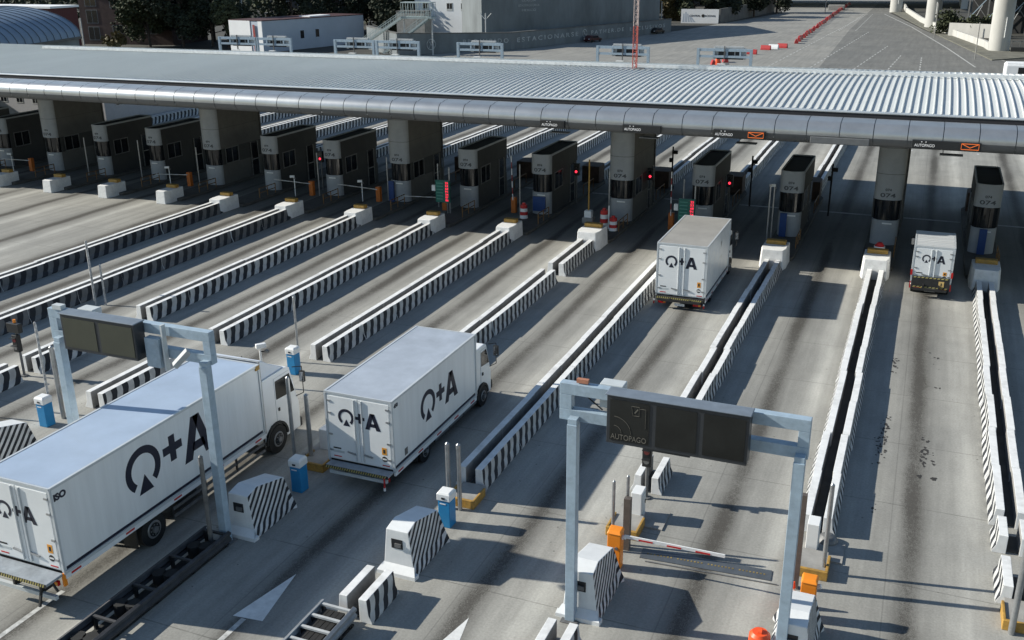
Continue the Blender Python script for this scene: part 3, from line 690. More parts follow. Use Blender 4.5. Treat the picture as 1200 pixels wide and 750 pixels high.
orange_gate(-6.83, 24.1, 'orange boom gate with lowered red and white boom behind the near gantry', (3.15, .05, 1.1))
orange_gate(-1.35, 23.7, 'orange boom gate beside the traffic cone at the near gantry right post', None)
def kerb(x, y, label, ln=.85, box=True):
    t = thing('yellow_kerb_plinth', label, 'plinth', (x, y, 0), 0, 'yellow edged equipment plinths')
    mb = MB(); mb.b2(-.42, .42, 0, ln+.25, 0, .24, CONC); mb.build('slab', t, bevel=.01)
    mb = MB(); mb.b2(-.5, .5, -.1, 0, 0, .3, YEL); mb.b2(-.5, -.424, .003, ln, 0, .3, YEL); mb.b2(.424, .5, .003, ln, 0, .3, YEL); mb.build('yellow_edge', t, bevel=.015)
kerb(-7.1, 25.75, 'yellow edged plinth behind the orange gate with the lowered boom')
kerb(-1.5, 25.7, 'yellow edged plinth behind the traffic cone')
kerb(4.0, 25.2, 'yellow edged plinth at the right edge of the picture')
kerb(-12.5, 25.6, 'yellow edged plinth behind the sunlit blue cabinet')
kerb(-18.4, 25.9, 'shaded yellow edged plinth left of the middle truck rear')
kerb(-34.6, 31.9, 'yellow edged plinth behind the sign of the left gantry')
def gbox(x, y, label, h=1.0, w_=.34):
    t = thing('grey_control_box', label, 'control box', (x, y, 0), 0, 'pale grey control boxes')
    mb = MB(); mb.b2(-w_/2, w_/2, 0, .55, 0, h, WPL); mb.build('case', t, bevel=.015)
    mb = MB(); mb.b2(w_/2, w_/2+.012, .06, .49, .1, h-.1, GANTJ); mb.box((w_/2+.02, .42, h*.55), (.02, .04, .12), BLACK); mb.build('door', t)
    mb = MB(); mb.b2(-w_/2-.5, w_/2+.75, -.25, .85, 0, .05, CONC); mb.build('footing', t)
gbox(-6.95, 26.75, 'pale grey control box behind the brown post under the near gantry')
gbox(-1.6, 26.9, 'pale grey control box just right of the near gantry right post')
gbox(-18.6, 27.0, 'shaded pale control box left of the middle truck')
def post(x, y, h, label, r=.07, M=STEEL, name='steel_bollard', square=False, lean=0.):
    t = MB()
    if square: t.b2(-r, r, -r, r, 0, h, M)
    else: t.tube((0, 0, 0), (lean, 0, h), r, M, 12); t.tube((lean, 0, h), (lean, 0, h+.05), r*.9, M, 12, r2=r*.3)
    o = t.build(name, None, (x, y, 0), smooth=not square)
    return tag(o, label, 'post', 'upright steel posts on the near islands')
post(-12.78, 25.3, 2.35, 'left steel post of the pair behind the sunlit blue cabinet', .075)
post(-12.42, 25.35, 2.35, 'right steel post of the pair behind the sunlit blue cabinet', .075)
post(-19.1, 25.9, 3.4, 'tall left steel post beside the cab door of the large truck', .07)
post(-18.75, 26.4, 2.6, 'shorter right steel post beside the cab of the large truck', .085)
post(-18.45, 20.5, 3.15, 'worn steel post in front of the left gantry right post', .07, STEELD)
post(-7.15, 24.9, 2.35, 'slender steel post left of the brown post under the near gantry', .05)
post(-6.85, 25.35, 2.35, 'slender steel post rising above the brown post', .05)
post(-6.78, 25.15, 1.75, 'square brown metal post beside the orange boom gate', .1, mat('brown_post_steel', (.14, .115, .1), .55, metal=.3, noise=.2), 'square_post', True)
post(-1.15, 26.0, 2.9, 'tall steel post in front of the rightmost long barrier but one', .065)
post(-1.8, 25.0, 3.0, 'brown metal post hidden along the near gantry right post', .08, MATS['brown_post_steel'], 'square_post', True)
post(3.72, 25.0, 2.9, 'tall steel post at the lower right edge', .085)
post(4.05, 25.5, 3.4, 'tall thin steel post at the right edge behind the first one', .05)
post(-29.85, 25.9, 3.0, 'left steel post of the pair beyond the large truck roof', .09)
post(-29.5, 26.0, 2.9, 'right steel post of the pair beyond the large truck roof', .09)
post(-24.43, 34.1, 3.05, 'thin post right of the farthest blue cabinet', .05)
post(-18.55, 33.2, 2.1, 'thin post seen just above the middle truck roof', .06)
LAT = mat('worn_white_pole', (.5, .5, .5), .6, noise=.45, scale=9)
post(-30.7, 26.1, 3.8, 'tall worn white pole left of the steel post pair', .05, LAT, 'antenna_pole')
post(-38.9, 37.0, 3.4, 'tall thin white pole in front of the dark striped barriers', .06, LAT, 'antenna_pole')
post(-38.3, 37.1, 2.2, 'shorter thin white pole in front of the dark striped barriers', .05, LAT, 'antenna_pole')
post(-34.4, 24.6, 2.6, 'thin white pole by the left edge', .04, LAT, 'antenna_pole')
# pole camera
t = thing('pole_camera', 'white camera on a short pole beyond the large truck cab', 'camera', (-24.3, 31.3, 0))
mb = MB(); mb.tube((0, 0, 0), (0, 0, 1.75), .05, WPL, 10); mb.tube((0, 0, 1.6), (.3, 0, 1.62), .025, CHAS, 6); mb.build('post', t)
mb = MB(); mb.box((.05, 0, 1.85), (.2, .42, .2), WPL, rz=-.7); mb.build('camera', t, bevel=.03)
mb = MB(); mb.box((.33, 0, 1.66), (.16, .14, .1), STEELD); mb.build('lamp', t)
# unlit signals
def signal(x, y, h, label, lean=0):
    t = thing('traffic_signal', label, 'traffic light', (x, y, 0), 0, 'unlit two lamp signals on the near islands')
    mb = MB(); mb.tube((0, 0, 0), (0, 0, h+.1), .055, STEELD, 10); mb.tube((0, 0, 0), (0, 0, .05), .16, STEELD, 10); mb.build('post', t)
    mb = MB(); mb.box((0, -.06, h-.35), (.3, .22, .78), BLACK); mb.build('head', t, bevel=.03)
    for z in (h-.18, h-.52):
        mb = MB(); mb.tube((0, -.17, z), (0, -.19, z), .1, mat('dim_red_lens', (.12, .02, .02), .3) if z > h-.3 else STEELD, 14); mb.build('lens', t)
        mb = MB(); mb.box((0, -.25, z+.11), (.24, .16, .02), BLACK); mb.build('visor', t)
    mb = MB(); mb.box((0, -.05, h+.35), (.68, .22, .42), BLACK); mb.build('message_box', t, bevel=.02)
    mb = MB(); mb.tube((.0, 0, h+.56), (.0, 0, h+.7), .06, ORG, 10); mb.build('amber_beacon', t)
signal(-7.02, 28.3, 1.95, 'unlit signal below the sign panel of the near gantry')
signal(-34.7, 28.5, 1.9, 'unlit signal at the left edge near the short barriers')
signal(4.25, 26.6, 2.1, 'unlit signal cut by the right edge of the picture')
signal(-12.6, 33.6-4.6, .1+1.0, 'low unlit signal in the gap before the third long barrier') if False else None
# grey dome on the slab and orange drum
mb = MB(); 
for k in range(5):
    a0, a1 = k*PI/10, (k+1)*PI/10; mb.tube((0, 0, .3*math.sin(a0)), (0, 0, .3*math.sin(a1)), .32*math.cos(a0), STEELD, 18, r2=max(.01, .32*math.cos(a1)), caps=False)
tag(mb.build('grey_dome', None, (-1.2, 27.75, .0), smooth=True), 'small dark grey dome on the concrete in front of a long barrier end', 'dome')
t = thing('orange_drum', 'orange plastic drum showing its top at the bottom edge', 'drum', (-2.24, 21.2, 0))
mb = MB(); ORP = mat('orange_plastic', (.8, .09, .02), .45, noise=.05); mb.tube((0, 0, 0), (0, 0, 1.0), .3, ORP, 20, r2=.26); mb.build('body', t, smooth=True)
mb = MB(); mb.tube((0, 0, 1.0), (0, 0, 1.08), .25, ORP, 20, r2=.19); mb.tube((-.05, 0, 1.08), (.05, 0, 1.08), .1, ORP, 10); mb.build('lid', t, smooth=True)
t = thing('traffic_cone', 'orange and white traffic cone beside the orange gate at the right', 'cone', (-1.78, 24.1, 0))
mb = MB(); mb.box((0, 0, .02), (.38, .38, .04), ORP); mb.build('base', t)
mb = MB(); zz = [(.04, .15), (.3, .115), (.45, .09), (.6, .065), (.78, .035)]
for k in range(4): mb.tube((0, 0, zz[k][0]), (0, 0, zz[k+1][0]), zz[k][1], WPL if k == 2 else ORP, 16, r2=zz[k+1][1])
mb.build('cone_body', t, smooth=True)

# crash cushions made of rails
def cushion(x, y0, y1, wd, label, rungs, rubber, h=.62):
    t = thing('crash_cushion', label, 'crash cushion', (x, y0, 0), 0, 'steel crash cushions in front of the islands')
    Ln = y1-y0; GR = mat('guard_rail_grey', (.26, .28, .3), .5, metal=.5, noise=.2, scale=3, dirt=.3) if rubber else mat('guard_rail_shaded', (.06, .06, .065), .7, metal=.2, noise=.3, scale=3, dirt=.4)  # second rail colour is darker, with the truck's shade painted in
    for s in (-1, 1):
        mb = MB(); X = s*wd/2
        prof = [(X, h), (X+s*.09, h-.03), (X+s*.1, h-.1), (X+s*.03, h-.17), (X+s*.1, h-.24), (X+s*.09, h-.32), (X, h-.36), (X-s*.02, h-.34), (X+s*.06, h-.28), (X-s*.01, h-.17), (X+s*.06, h-.07), (X-s*.02, h-.015)]
        mb.prism(prof, 'y', 0, Ln, GR); mb.build('side_rail', t)
    for k in range(rungs):
        yy = .15+(Ln-.3)*k/(rungs-1)
        mb = MB(); mb.b2(-wd/2+.02, wd/2-.02, yy-.04, yy+.04, h-.08, h-.02, WINF if rubber else GR)
        mb.b2(-wd/2+.02, -wd/2+.09, yy-.05, yy+.05, 0, h-.08, CHAS); mb.b2(wd/2-.09, wd/2-.02, yy-.05, yy+.05, 0, h-.08, CHAS); mb.build('cross_frame', t)
    if rubber:
        for s in (-.26, -.09, .09, .26):
            mb = MB(); mb.b2(s*wd-.07, s*wd+.07, .2, Ln-.2, .12, h-.12, TYRE); mb.build('rubber_cell', t)
    else:
        for k in range(rungs-1):
            yy = .15+(Ln-.3)*(k+.5)/(rungs-1); mb = MB(); mb.tube((-.16, yy, .05), (-.16, yy, .42), .2, TYRE, 12); mb.tube((.16, yy+.1, .05), (.16, yy+.1, .42), .2, TYRE, 12); mb.build('rubber_buffer', t)
    mb = MB(); mb.b2(-wd/2+.02, wd/2-.02, .02, Ln, 0, .05, CHAS); mb.build('base_plate', t)
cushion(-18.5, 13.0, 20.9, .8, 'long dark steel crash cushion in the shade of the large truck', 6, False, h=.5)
cushion(-12.95, 14.6, 18.9, .9, 'steel crash cushion with pale rungs over black rubber at the bottom edge', 9, True)

# ------------------------------------------------------------------ near gantries
def gantry(x0, x1, y, label, signs, arm=False):
    t = thing('sign_gantry', label, 'gantry', (x0, y, 0), 0, 'pale blue steel sign gantries')
    W = x1-x0
    for X in (0, W):
        mb = MB(); mb.b2(X-.13, X+.13, -.13, .13, 0, 5.85, GANT); mb.b2(X-.24, X+.24, -.24, .24, 0, .03, STEELD)
        mb.build('post', t, bevel=.01)
    mb = MB()
    z1, z2 = 6.85, 5.98
    mb.b2(-.42, W+.16, .13, .37, z1-.3, z1, GANT); mb.b2(-.42, W+.16, .13, .37, z2-.13, z2+.17, GANT)
    mb.b2(-.42, -.1, .132, .368, z2+.17, z1-.3, GANT); mb.b2(W-.1, W+.158, .132, .368, z2+.17, z1-.3, GANT)
    mb.b2(W*.5-.15, W*.5+.15, .134, .366, z2+.17, z1-.3, GANT)
    mb.b2(-.12, .12, -.1, .13, 5.7, 6.0, GANT); mb.b2(W-.12, W+.12, -.1, .13, 5.7, 6.0, GANT)
    mb.build('beam', t, bevel=.012)
    for (a, b, z0, zt, M_, nn, txt) in signs:
        f = MB(); f.b2(a, b, -.32, .1, z0, zt, FRAMED); f.b2(a-.04, b+.04, -.36, .12, zt, zt+.035, mat('case_lid', (.16, .19, .23), .5)); f.build('sign_case', t, bevel=.02)
        for k in range(nn):
            p0 = a+(b-a)*k/nn; p1 = a+(b-a)*(k+1)/nn
            g = MB(); g.b2(p0+.09, p1-.07, -.335, -.318, z0+.1, zt-.1, M_); pn = g.build('display_panel', t)
            if txt and k == 0:
                LM = mat('worn_sign_lettering', (.13, .12, .1), .6)
                text_mesh('AUTOPAGO', .2, LM, 'lettering', t, ((p0+p1)/2, -.34, z0+.2), width=(p1-p0)*.78, depth=.003)
                q = MB(); cx = p0+.2; cz_ = z0+.42
                for r_ in (.18, .42):
                    for s_ in range(8):
                        a0, a1 = s_*PI/16, (s_+1)*PI/16
                        q.bar((cx+r_*math.cos(a0), -.34, cz_-.1+r_*math.sin(a0)), (cx+r_*math.cos(a1), -.34, cz_-.1+r_*math.sin(a1)), .006, .012, LM)
                q.build('sign_arcs', t); q = MB(); hx = p1-.38; hz = zt-.32
                q.bar((hx-.13, -.34, hz+.12), (hx+.06, -.34, hz+.12), .006, .012, LM); q.bar((hx-.13, -.34, hz+.12), (hx-.09, -.34, hz-.12), .006, .012, LM); q.bar((hx-.09, -.34, hz-.12), (hx+.06, -.34, hz-.12), .006, .012, LM); q.bar((hx+.06, -.34, hz-.12), (hx+.06, -.34, hz+.12), .006, .012, LM)
                q.bar((hx-.05, -.34, hz-.05), (hx+.03, -.34, hz+.06), .006, .03, LM)
                q.build('sign_symbol', t); q = MB(); q.bar((hx+.06, -.34, hz+.08), (hx+.22, -.34, hz+.08), .006, .012, LM); q.bar((hx+.22, -.34, hz+.08), (hx+.22, -.34, hz-.42), .006, .012, LM)
                q.build('sign_line', t)
    mb = MB(); mb.b2(.55, 1.15, .37, .75, z2+.25, z1+.03, GANTJ); mb.build('junction_box', t, bevel=.02)
    return t
g1 = gantry(-7.22, -1.72, 21.32, 'near pale blue gantry with a dark three panel sign reading AUTOPAGO', [(.95, 4.35, 5.66, 6.93, SCREEN, 3, True)])
mb = MB(); mb.box((.15, .25, 6.93), (.3, .12, .1), mat('rusty_plate', (.4, .17, .1), .8, noise=.2)); mb.build('rusty_plate', g1)
mb = MB(); mb.b2(1.95, 3.0, -.2, .1, 5.56, 5.66, FRAMED); mb.build('lower_tray', g1)
mb = MB(); mb.bar((-.08, .5, 6.6), (.6, .5, 6.1), .02, .03, CHAS); mb.build('cable', g1)
g2 = gantry(-23.8, -18.3, 21.0, 'left pale blue gantry with two olive sign panels above the large truck', [(.55, 3.35, 5.8, 6.93, SCREEN2, 2, False)])
mb = MB(); mb.bar((5.15, -.2, 6.35), (4.85, -.5, 5.95), .28, .16, WINF); mb.build('antenna_panel', g2, bevel=.02)
mb = MB(); mb.b2(3.5, 4.0, -.12, .12, 5.6, 6.5, GANT) ; mb.b2(4.08, 4.14, -.06, .1, 5.5, 6.93, GANTJ); mb.build('bracket', g2)
mb = MB(); mb.box((.0, .2, 6.92), (.35, .2, .14), GANTJ); mb.build('joint_cap', g2)
mb = MB()
for k in range(6): mb.tube((.35+.03*math.sin(k*2), -.05, 6.5-k*.08), (.35+.05*math.sin(k*2+2), -.08, 6.42-k*.08), .012, WPL, 5)
mb.build('loose_cable', g2)
# far gantries seen from behind
def far_gantry(x0, x1, y, label):
    t = thing('far_gantry', label, 'gantry', (x0, y, 0), 0, 'pale gantries beyond the canopy')
    W = x1-x0
    for X in (0, W):
        mb = MB(); mb.b2(X-.15, X+.15, -.15, .15, 0, 6.9, GANT); mb.build('post', t)
    mb = MB(); mb.b2(.15, W-.15, -.12, .12, 6.6, 6.9, GANT); mb.b2(.15, W-.15, -.12, .12, 5.9, 6.15, GANT)
    for f in (.3, .55, .8): mb.b2(W*f-.1, W*f+.1, -.1, .1, 6.15, 6.6, GANT)
    mb.build('beam', t)
    mb = MB(); mb.b2(W*.28, W*.9, .14, .5, 5.75, 6.95, WINF); mb.b2(W*.3, W*.85, .1, .45, 6.96, 7.15, WINF); mb.build('sign_back', t)
    mb = MB()
    for f in (.38, .56, .7): mb.b2(W*f, W*f+W*.12, .124, .139, 6.15, 6.6, BLACK)
    mb.b2(W*.35, W*.85, .1, .138, 5.72, 5.86, BLACK); mb.build('dark_vents', t)
    mb = MB(); mb.b2(W*.5-.04, W*.5+.04, -.2, 0, 5.3, 7.2, STEELD); mb.box((W*.45, -.1, 5.2), (.9, .5, .08), WPL); mb.build('lamp_tray', t)
FG = [(-92.3, -86.2, 'far gantry farthest left in front of the trees'), (-86.0, -80.6, 'far gantry before the white gable of the pale blue building'), (-73.6, -67.8, 'far gantry at the right end of the pale blue building'), (-67.3, -61.2, 'far gantry below the outdoor stairs'), (-55.6, -49.6, 'far gantry in front of the lettered wall'), (-37.2, -31.0, 'far gantry just left of the lattice mast'), (-25.1, -19.1, 'rightmost far gantry beside the red plastic blocks')]
for a, b, lb in FG: far_gantry(a, b, 117, lb)

# ------------------------------------------------------------------ trucks
def logo(parent, org, u, v, W, M, name='company_logo'):
    """ring with a gap and an arrowhead, plus sign, letter A; org lower left, u/v unit vectors, W total width"""
    u = Vector(u); v = Vector(v); nrm = u.cross(v); org = Vector(org); k = W/2.9
    mb = MB()
    def poly(pts):
        n_ = len(pts); P = [org+(u*p[0]+v*p[1])*k for p in pts]
        vs = [p-nrm*.001 for p in P]+[p+nrm*.004 for p in P]
        mb.add(vs, [tuple(range(n_, 2*n_))]+[(i, (i+1) % n_, n_+(i+1) % n_, n_+i) for i in range(n_)], M)
    a0, a1 = -50, 230; N = 28
    for j in range(N):
        t0, t1 = R(a0+(a1-a0)*j/N), R(a0+(a1-a0)*(j+1)/N)
        poly([(.55+.37*math.cos(t0), .55+.37*math.sin(t0)), (.55+.55*math.cos(t0), .55+.55*math.sin(t0)), (.55+.55*math.cos(t1), .55+.55*math.sin(t1)), (.55+.37*math.cos(t1), .55+.37*math.sin(t1))])
    poly([(.33, -.02), (.79, -.02), (.56, .42)])
    poly([(1.2, .52), (1.42, .52), (1.42, .72), (1.2, .72)]); poly([(1.62, .52), (1.84, .52), (1.84, .72), (1.62, .72)]); poly([(1.42, .3), (1.62, .3), (1.62, .94), (1.42, .94)])
    poly([(1.86, 0), (2.14, 0), (2.22, .24), (2.52, .24), (2.6, 0), (2.9, 0), (2.52, 1.08), (2.24, 1.08)][0:0] or [(1.86, 0), (2.14, 0), (2.5, 1.08), (2.22, 1.08)])
    poly([(2.62, 0), (2.92, 0), (2.52, 1.08), (2.28, 1.08)]); poly([(2.16, .2), (2.64, .2), (2.58, .42), (2.22, .42)])
    return mb.build(name, parent)
def wheel(parent, x, y, r, side, w_=.3, dual=False):
    mb = MB(); W_ = w_*(2 if dual else 1)
    mb.tube((x-side*W_, y, r), (x, y, r), r, TYRE, 28); mb.tube((x, y, r), (x+side*.015, y, r), r*.9, TYRE, 28, r2=r*.82)
    wh = mb.build('wheel', parent, smooth=True)
    mb = MB(); n_ = 24
    mb.tube((x+side*.005, y, r), (x+side*.03, y, r), r*.56, RIM, n_, r2=r*.52); mb.tube((x+side*.03, y, r), (x+side*.035, y, r), r*.42, CHAS, n_); mb.tube((x+side*.03, y, r), (x+side*.1, y, r), r*.2, RIM, 14)
    for k in range(8):
        a = k*PI/4; mb.tube((x+side*.03, y+r*.3*math.cos(a), r+r*.3*math.sin(a)), (x+side*.05, y+r*.3*math.cos(a), r+r*.3*math.sin(a)), r*.045, RIM, 6)
    mb.build('rim', wh, smooth=True); return wh
def truck(x, y, W, Lb, z0, z1, label, cab_l, cab_h, r, ra, fa, lift='flat', roofM=TRR, logos=(), deflector=False, gap=.15, glare=False, kerbw=.0):
    """origin: right rear lower corner of the box on the ground; box runs to -X and +Y"""
    t = thing('box_truck', label, 'truck', (x, y, 0), 0, 'white box trucks passing the toll plaza')
    mb = MB(); mb.b2(-W, 0, 0, Lb, z0, z1, TRBOX); bx = mb.build('cargo_box', t, bevel=.015)
    mb = MB(); mb.b2(-W+.05, -.05, .05, Lb-.05, z1-.004, z1+.012, roofM); mb.build('roof_skin', t)
    e = .055
    mb = MB()
    for X in (-W, 0): mb.b2(X-e/2-.01, X+e/2+.01, -.012, Lb+.012, z1-.05, z1+.025, RAIL); mb.b2(X-e/2-.006, X+e/2+.006, -.014, Lb+.01, z0-.09, z0+.0, RAIL)
    for Y in (0, Lb): mb.b2(-W, 0, Y-e/2, Y+e/2, z1-.048, z1+.022, RAIL)
    for X in (-W, 0):
        for Y in (0, Lb): mb.b2(X-e/2-.008, X+e/2+.008, Y-e/2-.008, Y+e/2+.008, z0, z1-.05, RAIL)
    mb.build('edge_trim', t)
    if Lb > 4:
        mb = MB(); mb.b2(.001, .006, .1, Lb-.1, z0+.01, z0+.1, NAVY); mb.build('blue_side_stripe', t)
        mb = MB(); mb.b2(-.04, .03, .02, Lb-.02, z0-.24, z0-.095, TRW); mb.build('lower_side_rail', t)
        mb = MB()
        for k in range(5):
            yy = .2+(Lb-.8)*k/4; mb = MB(); mb.b2(.031, .036, yy, yy+.35, z0-.18, z0-.12, REDL); mb.build('side_reflector', t)
    # rear doors
    hw = W/2
    for s in (0, 1):
        a, b = (-W+.09, -hw-.012) if s == 0 else (-hw+.012, -.09)
        d = MB(); d.b2(a, b, -.03, .0, z0+.06, z1-.12, TRW); dr = d.build('rear_door', t, bevel=.008)
        rod = MB(); 
        for q in ((.13,) if W > 2 else (.1,)):
            X = (b-q) if s == 0 else (a+q)
            rod.tube((X, -.05, z0+.1), (X, -.05, z1-.14), .026, RAIL, 8)
            for z in (z0+.18, (z0+z1)/2, z1-.25): rod.box((X, -.045, z), (.06, .04, .045), RAIL)
        X = (b-.2) if s == 0 else (a+.2); rod.box((X+(-.1 if s == 0 else .1), -.06, z0+.36), (.34, .04, .05), STEEL, ry=.15); rod.build('lock_rod', dr)
        X = a+.05 if s == 0 else b-.05
        for z in (z0+.35, (z0*.62+z1*.38), (z0*.3+z1*.7), z1-.3): hg = MB(); hg.box((X, -.04, z), (.13, .03, .06), STEEL); hg.build('hinge', dr)
    st = MB(); st.b2(-.42, -.24, -.036, -.03, z0+.52*(z1-z0)/2.5, z0+.78*(z1-z0)/2.5, AMB)
    st.build('amber_label', t)
    st = MB(); st.b2(-.37, -.29, -.038, -.036, z0+.58*(z1-z0)/2.5, z0+.72*(z1-z0)/2.5, CHAS); st.build('label_print', t)
    st = MB(); st.tube((-.33, -.03, z0+.36*(z1-z0)/2.5), (-.33, -.036, z0+.36*(z1-z0)/2.5), .1, CHAS, 20); st.b2(-.41, -.25, -.04, -.036, z0+.335*(z1-z0)/2.5, z0+.385*(z1-z0)/2.5, WPL); st.build('round_label', t)
    for nm_, q_ in (('small_print', (-W+.2, -W+.5, .42, .47, CHAS)), ('small_print', (-W+.2, -W+.62, .28, .36, GANTJ)), ('red_reflector', (-W+.2, -W+.5, .12, .16, RED)), ('red_reflector', (-.42, -.15, .1, .14, RED))):
        st = MB(); st.b2(q_[0], q_[1], -.036, -.03, z0+q_[2], z0+q_[3], q_[4]); st.build(nm_, t)
    # chassis
    mb = MB(); 
    for X in (-W*.68, -W*.32): mb.b2(X-.05, X+.05, .1, Lb+cab_l-.4, z0-.38, z0-.1, CHAS)
    for k in range(6): mb.b2(-W*.68, -W*.32, .3+k*Lb/6, .4+k*Lb/6, z0-.3, z0-.18, CHAS)
    mb.b2(-W+.05, -.05, .02, Lb, z0-.1, z0-.02, CHAS)
    mb.build('chassis', t)
    mb = MB()
    y0_, y1_ = (ra+r+.35, fa-r-.25)
    if y1_-y0_ > .5:
        for z in (.45, .72): mb.b2(-.08, -.04, y0_, y1_, z-.05, z+.05, STEELD)
        for k in range(4): yy = y0_+(y1_-y0_)*k/3; mb.b2(-.085, -.035, yy-.03, yy+.03, .42, z0-.08, CHAS)
        mb.build('side_guard', t)
        mb = MB(); mb.b2(-.75, -.15, y0_+.4, y0_+1.3, .45, z0-.12, CHAS); mb.b2(-W+.15, -W+.8, y0_+.3, y0_+1.2, .45, z0-.12, STEELD); mb.build('fuel_tank', t, bevel=.06)
    for side, X in ((1, -.04), (-1, -W+.04)):
        wheel(t, X, ra, r, side, dual=True); wheel(t, X, fa, r, side)
        mb = MB(); mb.b2(X-side*.55, X-side*.02, ra-r-.18, ra-r-.15, .25, z0-.05, CHAS); mb.build('mud_flap', t)
        mb = MB(); mb.b2(X-side*.5, X, ra-r-.05, ra+r+.05, z0-.16, z0-.1, CHAS); mb.build('mudguard', t)
    mb = MB(); mb.tube((-W+.1, ra, r), (-.1, ra, r), .09, CHAS, 8); mb.tube((-W+.1, fa, r), (-.1, fa, r), .07, CHAS, 8); mb.build('axles', t)
    # tail lift / rear bumper
    LD = .62 if W < 2.48 else .42
    if lift == 'flat':
        mb = MB(); mb.b2(-W+.08, -.02, -LD, -.035, z0-.12, z0-.04, TRPL); mb.build('tail_platform', t, bevel=.01)
        mb = MB(); n_ = 26
        mb.b2(-W+.08, -.02, -LD-.012, -LD, z0-.14, z0-.035, CHAS)
        for k in range(n_):
            a = -W+.08+(W-.16)*k/n_; mb.add([(a, -LD-.015, z0-.138), (a+.045, -LD-.015, z0-.138), (a+.09, -LD-.015, z0-.037), (a+.045, -LD-.015, z0-.037)], [(0, 1, 2, 3)], mat('hazard_yellow', (.42, .36, .13), .7))
        mb.build('hazard_edge', t)
    elif lift == 'folded':
        mb = MB(); mb.b2(-W+.05, -.05, -.14, -.04, z0-.32, z0+.28, CHAS); mb.build('folded_platform', t, bevel=.01)
        mb = MB(); n_ = 9
        for zb in (z0+.21, z0-.3):
            for k in range(n_):
                a = -W+.1+(W-.2)*k/n_; mb.add([(a, -.144, zb), (a+.12, -.144, zb), (a+.17, -.144, zb+.06), (a+.05, -.144, zb+.06)], [(0, 1, 2, 3)], mat('hazard_yellow', (.42, .36, .13), .7))
        mb.build('hazard_marks', t)
        st = MB(); st.b2(-.56, -.3, -.148, -.142, z0-.2, z0+.1, mat('yellow_plate', (.62, .42, .15), .6)); st.b2(-.46, -.4, -.152, -.148, z0-.12, z0+.02, CHAS); st.build('yellow_plate', t)
    elif lift == 'step':
        mb = MB(); mb.b2(-W+.05, -.05, -.2, -.035, z0-.2, z0-.04, CHAS); mb.build('rear_step', t)
        mb = MB(); n_ = 22
        for k in range(n_):
            a = -W+.08+(W-.2)*k/n_; mb.add([(a, -.204, z0-.16), (a+.06, -.204, z0-.16), (a+.09, -.204, z0-.06), (a+.03, -.204, z0-.06)], [(0, 1, 2, 3)], mat('hazard_yellow', (.42, .36, .13), .7))
        mb.build('hazard_edge', t)
    mb = MB(); mb.b2(-W+.15, -.15, -.3, -.2, .42, .54, CHAS if lift != 'flat' else GANTJ); mb.b2(-W*.7, -W*.7+.08, -.28, .2, .5, z0-.1, CHAS); mb.b2(-W*.3, -W*.3+.08, -.28, .2, .5, z0-.1, CHAS); mb.build('underrun_bar', t)
    for X in (-W+.35, -.35):
        mb = MB(); mb.b2(X-.2, X+.2, -.14, -.06, z0-.42, z0-.28, REDL); mb.box((X+.13, -.142, z0-.35), (.1, .01, .1), AMB); mb.build('tail_light', t)
    mb = MB(); mb.b2(-W/2-.26, -W/2+.26, -.1, -.08, z0-.5, z0-.37, WPL); mb.build('number_plate', t)
    # cab
    cy0 = Lb+gap; cz0 = r*.95; cw = W*.46; xm = -W/2; ct = cab_h
    prof = [(cy0, cz0), (fa-r*1.2, cz0), (fa-r*1.12, r*1.7), (fa-r*.5, r*2.18), (fa+r*.5, r*2.18), (fa+r*1.12, r*1.7), (fa+r*1.2, cz0*.75), (cy0+cab_l-.02, cz0*.75), (cy0+cab_l, ct*.45), (cy0+cab_l-.12, ct*.58), (cy0+cab_l-.42, ct*.97), (cy0+cab_l-.6, ct), (cy0, ct)]
    mb = MB(); mb.prism(prof, 'x', xm-cw, xm+cw, TRW); cab = mb.build('cab', t, bevel=.04)
    for s in (-1, 1):
        X = xm+s*cw
        wy0 = cy0+cab_l*.38; wy1 = cy0+cab_l-.22; zw0 = ct*.66; zw1 = ct*.9
        mb = MB(); pp = [(wy0, zw0+.02), (wy1, zw0-.06), (wy1-.25, zw1), (wy0, zw1)]
        mb.prism(pp, 'x', X-.02, X+.012*s, GLASS); mb.build('side_window', cab)
        mb = MB(); dy0 = wy0-.06
        for a, b in (((dy0, ct*.94), (dy0, r*1.9)), ((dy0, ct*.94), (wy1-.28, ct*.94))): mb.bar((X+s*.004, a[0], a[1]), (X+s*.004, b[0], b[1]), .012, .014, GANTJ)
        mb.box((X+s*.02, dy0+.16, ct*.53), (.04, .07, .12), CHAS); mb.build('door_outline', cab)
        mb = MB()
        n_ = 14
        for k in range(n_):
            a0, a1 = PI*k/n_, PI*(k+1)/n_
            mb.bar((X+s*.02, fa+r*1.17*math.cos(a0), r+r*1.17*math.sin(a0)), (X+s*.02, fa+r*1.17*math.cos(a1), r+r*1.17*math.sin(a1)), .1, .09, CHAS)
        mb.build('wheel_arch', cab)
        mb = MB(); my = cy0+cab_l-.05; mb.tube((X, my-.2, ct*.95), (X+s*.2, my+.12, ct*.93), .018, CHAS, 6); mb.tube((X, my-.1, ct*.55), (X+s*.2, my+.12, ct*.58), .018, CHAS, 6); mb.tube((X+s*.2, my+.12, ct*.93), (X+s*.2, my+.12, ct*.58), .018, CHAS, 6); mb.box((X+s*.2, my+.12, ct*.8), (.2, .1, .42), CHAS); mb.box((X+s*.2, my+.065, ct*.8), (.16, .012, .36), mat('mirror_glass', (.5, .52, .55), .08, metal=.9)); mb.build('mirror', cab, bevel=.01)
